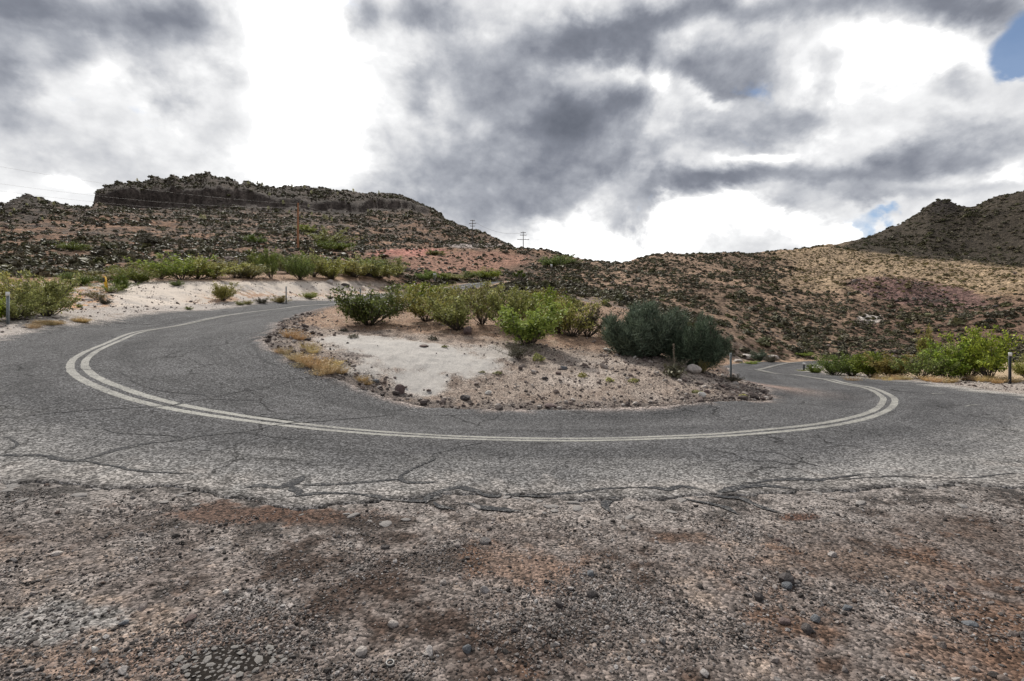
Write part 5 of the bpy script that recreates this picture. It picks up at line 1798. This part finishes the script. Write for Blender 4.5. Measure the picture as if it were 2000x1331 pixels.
M_HILLROCK = stone_material('dark hillside rock', [(0, (.035, .03, .028)), (.5, (.085, .068, .06)), (.85, (.15, .115, .10)), (1, (.24, .20, .18))])
HRK = [stone_mesh('hill_rock', 1, M_HILLROCK, .62, .4, 600 + k) for k in range(7)]
gravel('hillside_rocks', 'dark boulders strewn over the hillsides and the purple rock bank', *hill_rubble(), HRK)

# outcrops by the lower road and white blocks on the bank
G_OUT = 'pale rock blocks beside the road legs'
for px, py, wpx, hpx, lab in [(1462, 702, 34, 18, 'pale outcrop block right behind the post on the lower road'), (1486, 700, 26, 12, 'pale outcrop block below the pale green shrub'),
                              (1510, 702, 26, 11, 'rightmost pale outcrop block above the lower road'), (1442, 708, 20, 12, 'pale outcrop block at the left above the lower road'),
                              (645, 555, 16, 11, 'grey-white block on the brow of the cut bank'), (675, 560, 18, 10, 'dark-sided block on the upper face of the cut bank'),
                              (638, 529, 16, 7, 'white flat rock among the bushes on the bank top'), (718, 540, 20, 14, 'dark rock between the bushes at the end of the bank'),
                              (108, 622, 18, 8, 'pale rock lying in the orange dry grass on the left'), (120, 627, 9, 5, 'small white rock beside the pale rock in the dry grass'),
                              (48, 640, 12, 6, 'grey rock on the shoulder right of the left marker post')]:
    x, y, z = hit(px, py)
    w = wpx * y / F; h = hpx * y / F
    me = stone_mesh('rock', 2, M_DARKROCK if 'dark' in lab else M_PALEROCK, h / w, .2, int(px * 3 + py))
    tag(link('rock', me, None, None, (x, y, z + h * .2), (0, 0, rng.uniform(-.5, .5)), (w, w, w)), lab, 'rock', G_OUT)


# ------------------------------------------------------------------ broken asphalt patch: fragments one by one
def broken_patch():
    cx, cy, cz = hit(450, 1296)
    cz = cz + 0.0
    t = thing('broken_asphalt_patch', 'patch of crumbled pale asphalt lumps at the bottom left of the gravel', 'asphalt patch', (cx, cy, cz), 0, (.8, .8, .9))
    m = plain_material('bleached asphalt lump', (.25, .235, .22), .9, .35, 60, bump=.01)
    tmpl = [stone_mesh('fragment', 1, m, .36, .3, 700 + k) for k in range(6)]
    placed = []
    for k in range(3000):
        a, b = rng.normal(0, .16), rng.normal(0, .085)
        r = rng.uniform(.016, .042) * (1.25 if k < 60 else .75)
        if (a / .34) ** 2 + (b / .19) ** 2 > 1:
            continue
        if all(math.hypot(a - q[0], b - q[1]) > (r + q[2]) * .98 for q in placed):
            placed.append((a, b, r))
        if len(placed) > 110:
            break
    for a, b, r in placed:
        x, y = a + .25 * b, b
        z = ground_z(cx + x, cy + y) - cz
        link('fragment', tmpl[int(rng.integers(6))], None, t, (x, y, z + .006), (rng.uniform(-.1, .1), rng.uniform(-.1, .1), rng.uniform(0, 6.28)), (r * 2.3, r * 2.3, r * 2.0))
    # dark gaps
    n = 40
    an = np.linspace(0, 2 * math.pi, n, endpoint=False)
    rr = 1 + .18 * np.sin(an * 3 + 1) + .12 * np.sin(an * 7)
    ring = np.column_stack([np.cos(an) * .36 * rr, np.sin(an) * .205 * rr])
    ring[:, 0] += .25 * ring[:, 1]
    V = [[0, 0, ground_z(cx, cy) - cz + .004]]
    for f in (.5, 1):
        for q in ring * f:
            V.append([q[0], q[1], ground_z(cx + q[0], cy + q[1]) - cz + (.008 if f < 1 else -.004)])
    j = np.arange(n)
    T = np.stack([np.zeros(n, int), 1 + j, 1 + (j + 1) % n], 1)
    Q = np.stack([1 + j, 1 + n + j, 1 + n + (j + 1) % n, 1 + (j + 1) % n], 1)
    link('dark_bed', mesh_np('dark_bed', V, [T, Q]), plain_material('dark crumbs', (.022, .019, .017), 1.0, .5, 60, .05), t)


broken_patch()

# crusts of asphalt breaking off along the outer edge of the road
def edge_chunks():
    m = plain_material('edge asphalt', (.23, .215, .205), .9, .4, 50, bump=.01)
    tm = [stone_mesh('asphalt_chunk', 2, m, .28, .15, 800 + k) for k in range(6)]
    n = 0
    for k in range(4000):
        si = int(rng.integers(0, len(S)))
        if RC[si, 1] > 11.5:
            continue
        tt = edge_o[si] + abs(rng.normal(0, .28)) - .02
        x = RC[si, 0] + NOR[si, 0] * tt; y = RC[si, 1] + NOR[si, 1] * tt
        if y < 3.5 or y > 9 or fbm(np.array([x * 2.]), np.array([y * 2.]), 3, 88)[0] < -.1:
            continue
        w = rng.uniform(.04, .15)
        o = link('asphalt_chunk', tm[n % 6], None, None, (x, y, ground_z(x, y) + .004), (rng.uniform(-.12, .12), rng.uniform(-.12, .12), rng.uniform(0, 6.28)), (w * 1.3, w, w * .8))
        tag(o, 'broken flat asphalt chunk along the crumbling road edge by the turnout', 'asphalt chunk', 'asphalt chunks along the crumbling edge')
        n += 1
        if n >= 120:
            break


edge_chunks()

# metal ring lying in the gravel
x_, y_, z_ = hit(762, 1300)
an = np.linspace(0, 2 * math.pi, 25)
mb_ = MB(); mb_.tube(np.column_stack([np.cos(an) * .019, np.sin(an) * .019, 0 * an]), .006, 8)
tag(link('metal_ring', smooth(mb_.mesh('metal_ring')), plain_material('dull steel', (.17, .165, .16), .5, .15, 60, metal=.6), None, (x_, y_, z_ + .012), (.15, .1, 0)),
    'small grey metal ring lying in the gravel near the bottom', 'metal ring')

# ------------------------------------------------------------------ posts, signs, poles, wires
M_STEEL = plain_material('galvanised post steel', (.26, .29, .30), .6, .2, 30, metal=.3)
M_DARKSTEEL = plain_material('dark post steel', (.07, .075, .08), .6, .2, 30, metal=.2)
M_WHITE = plain_material('white reflector', (.78, .78, .76), .4, .05, 30)
M_YELLOW = plain_material('yellow marker plastic', (.72, .40, .02), .5, .12, 15)
M_WOOD = plain_material('brown pole wood', (.33, .165, .09), .9, .3, 6)
M_GREYWOOD = plain_material('grey pole wood', (.13, .115, .105), .9, .3, 6)
M_WIRE = plain_material('weathered wire', (.34, .32, .30), .6, .1, 5)
M_SIGNBACK = plain_material('sign metal', (.62, .63, .62), .5, .08, 20, metal=.2)


def marker_post(px, py, hpx, label, wpx=6.0, dark=False, plate=True, tilt=0.0):
    x, y, z = hit(px, py)
    h = hpx * y / F; w = wpx * y / F
    t = thing('marker_post', label, 'marker post', (x, y, z), math.atan2(-x, y) * .5, 1.0, 'marker posts along the road')
    t.rotation_euler[1] = tilt
    mb = MB()     # U-channel post: web and two flanges
    mb.box((0, 0, h / 2 - .1), (w, .006, h + .2))
    mb.box((-w / 2 + .004, -.02, h / 2 - .1), (.008, .032, h + .196))
    mb.box((w / 2 - .004, -.02, h / 2 - .1), (.008, .032, h + .196))
    link('post', mb.mesh('post'), M_DARKSTEEL if dark else M_STEEL, t)
    if plate:
        mb = MB(); mb.box((0, -.043, h - .07), (w * 1.35, .008, .15)); mb.box((0, -.049, h - .07), (w * .9, .004, .10))
        link('reflector', mb.mesh('reflector'), M_WHITE, t)


marker_post(16, 634, 63, 'grey steel marker post with white top before the left bushes', 4.6)
marker_post(1972, 750, 61, 'dark marker post with white reflector beside the tallest right bush', 4.2, True)
marker_post(1427, 740, 50, 'thin grey marker post at the inner edge of the lower road', 3.6, False, False)
marker_post(1570, 726, 17, 'short dark post with white top at the outer edge of the lower road', 3.4, True)
marker_post(1643, 709, 12, 'farthest little marker post beyond the lower bend', 2.4, True)
marker_post(559, 594, 34, 'thin grey marker post at the foot of the pale cut bank', 2.2, False, False)
marker_post(704, 591, 27, 'thin grey marker post where the road passes behind the dark shrub', 2.4, False, False)

# yellow pipeline stake
x_, y_, z_ = hit(209, 570)
t_ = thing('yellow_stake', 'tilted yellow marker stake on the slope behind the left shoulder', 'marker stake', (x_, y_, z_), 0)
t_.rotation_euler = (0, -.17, 0)
h_ = 29 * y_ / F
mb_ = MB(); mb_.tube(np.array([[0, 0, -.2], [0, 0, h_ * .97]]), .085, 10)
link('stake', mb_.mesh('stake'), M_YELLOW, t_)
mb_ = MB(); mb_.tube(np.array([[0, 0, h_ * .97], [0, 0, h_ * .985], [0, 0, h_ * 1.02]]), [.09, .09, .05], 10)
link('cap', mb_.mesh('cap'), M_YELLOW, t_)
mb_ = MB(); mb_.box((0, -.09, h_ * .78), (.11, .012, .28))
link('decal', mb_.mesh('decal'), M_DARKSTEEL, t_)


def road_sign(px, py, hpx, wpx, label):
    x, y, z = hit(px, py)
    h = hpx * y / F; w = wpx * y / F
    t = thing('road_sign', label, 'road sign', (x, y, z), 0, 1.0, 'road signs by the far road')
    mb = MB(); mb.box((0, .03, h / 2), (w * .22, .05, h)); link('post', mb.mesh('post'), M_STEEL, t)
    mb = MB(); mb.box((0, 0, h - w * .7), (w, .02, w * 1.35)); mb.box((0, -.014, h - w * .7), (w * .86, .008, w * 1.2)); link('sign_plate', mb.mesh('sign_plate'), M_SIGNBACK, t)


road_sign(849, 556, 22, 6.5, 'small white road sign above the island bushes by the far road')
road_sign(1077, 528, 11, 4, 'tiny white sign among dark shrubs on the saddle')


def pole(px, py_base, py_top, label, wood, arms, rad=.16):
    x, y, z = hit(px, py_base)
    h = (CY - py_top) / F * y + EYE - z
    t = thing('utility_pole', label, 'utility pole', (x, y, z), 0, 1.0, 'utility poles')
    mb = MB(); mb.tube(np.array([[0, 0, -.6], [0, 0, h * .5], [0, 0, h]]), [rad, rad * .85, rad * .62], 10)
    link('shaft', smooth(mb.mesh('shaft'), False), wood, t)
    for f, L in arms:
        mb = MB(); mb.box((0, -rad - .04, h * f), (L, .12, .16)); a = link('crossarm', mb.mesh('crossarm'), wood, t)
        for sx in (-.46, -.2, .2, .46):
            mb = MB(); mb.tube(np.array([[sx * L, -rad - .04, h * f + .08], [sx * L, -rad - .04, h * f + .2], [sx * L, -rad - .04, h * f + .32]]), [.05, .08, .04], 8)
            link('insulator', mb.mesh('insulator'), M_SIGNBACK, a)
    return np.array([x, y, z]), h


p1, h1 = pole(582, 487, 397, 'brown wooden utility pole on the spur below the mesa', M_WOOD, [], .24)
p2, h2 = pole(923, 482, 430, 'utility pole with three short crossarms at the right foot of the mesa', M_GREYWOOD, [(.97, 1.8), (.86, 2.6), (.76, 1.8)], .17)
p3, h3 = pole(1022, 489, 453, 'utility pole with crossarms alone against the sky on the saddle', M_GREYWOOD, [(.94, 1.9), (.80, 2.4), (.56, 4.4)], .17)


def wire(a, b, sag, label, rad=.010):
    a = np.array(a); b = np.array(b)
    u = np.linspace(0, 1, 40)[:, None]
    P = a + (b - a) * u
    P[:, 2] -= (sag * 4 * u * (1 - u)).ravel()
    mb = MB(); mb.tube(P, rad, 4)
    tag(link('power_line', mb.mesh('power_line'), M_WIRE), label, 'power line', 'power lines crossing the mesa flank')


def at(px, py, D):
    return np.array([(px - CX) / F * D, D, EYE - (py - CY) / F * D])


for py0, D0, f, lab, sag in [(306, 66, .985, 'topmost power line crossing the sky to the left of the mesa', 1.0), (343, 66, .90, 'second power line from the top left of the mesa', 1.2), (358, 66, .80, 'third power line from the top left of the mesa', 1.2),
                        (382, 66, .66, 'fourth power line, crossing the small left knoll', 1.2), (436, 66, .50, 'upper of the two close power lines low on the left flank', .8), (444, 66, .42, 'lower of the two close power lines low on the left flank', .8),
                        (517, 66, .28, 'lowest power line, rising to the brown pole above the bank bushes', 1.3)]:
    wire(at(-110, py0, D0), p1 + np.array([0, 0, h1 * f]), sag, lab)
wire(p2 + np.array([0, -.28, h2 * .97]), p3 + np.array([0, -.28, h3 * .94]), 2.0, 'faint wire strung between the two right-hand poles', .03)
wire(p1 + np.array([0, 0, h1 * .97]), p2 + np.array([0, -.28, h2 * .86]), 3.0, 'faint wire from the brown pole to the pole at the mesa foot', .02)

print('OBJECT COUNT', len(scene.objects), 'tris', sum(len(o.data.loops) - 2 * len(o.data.polygons) for o in scene.objects if o.type == 'MESH'))
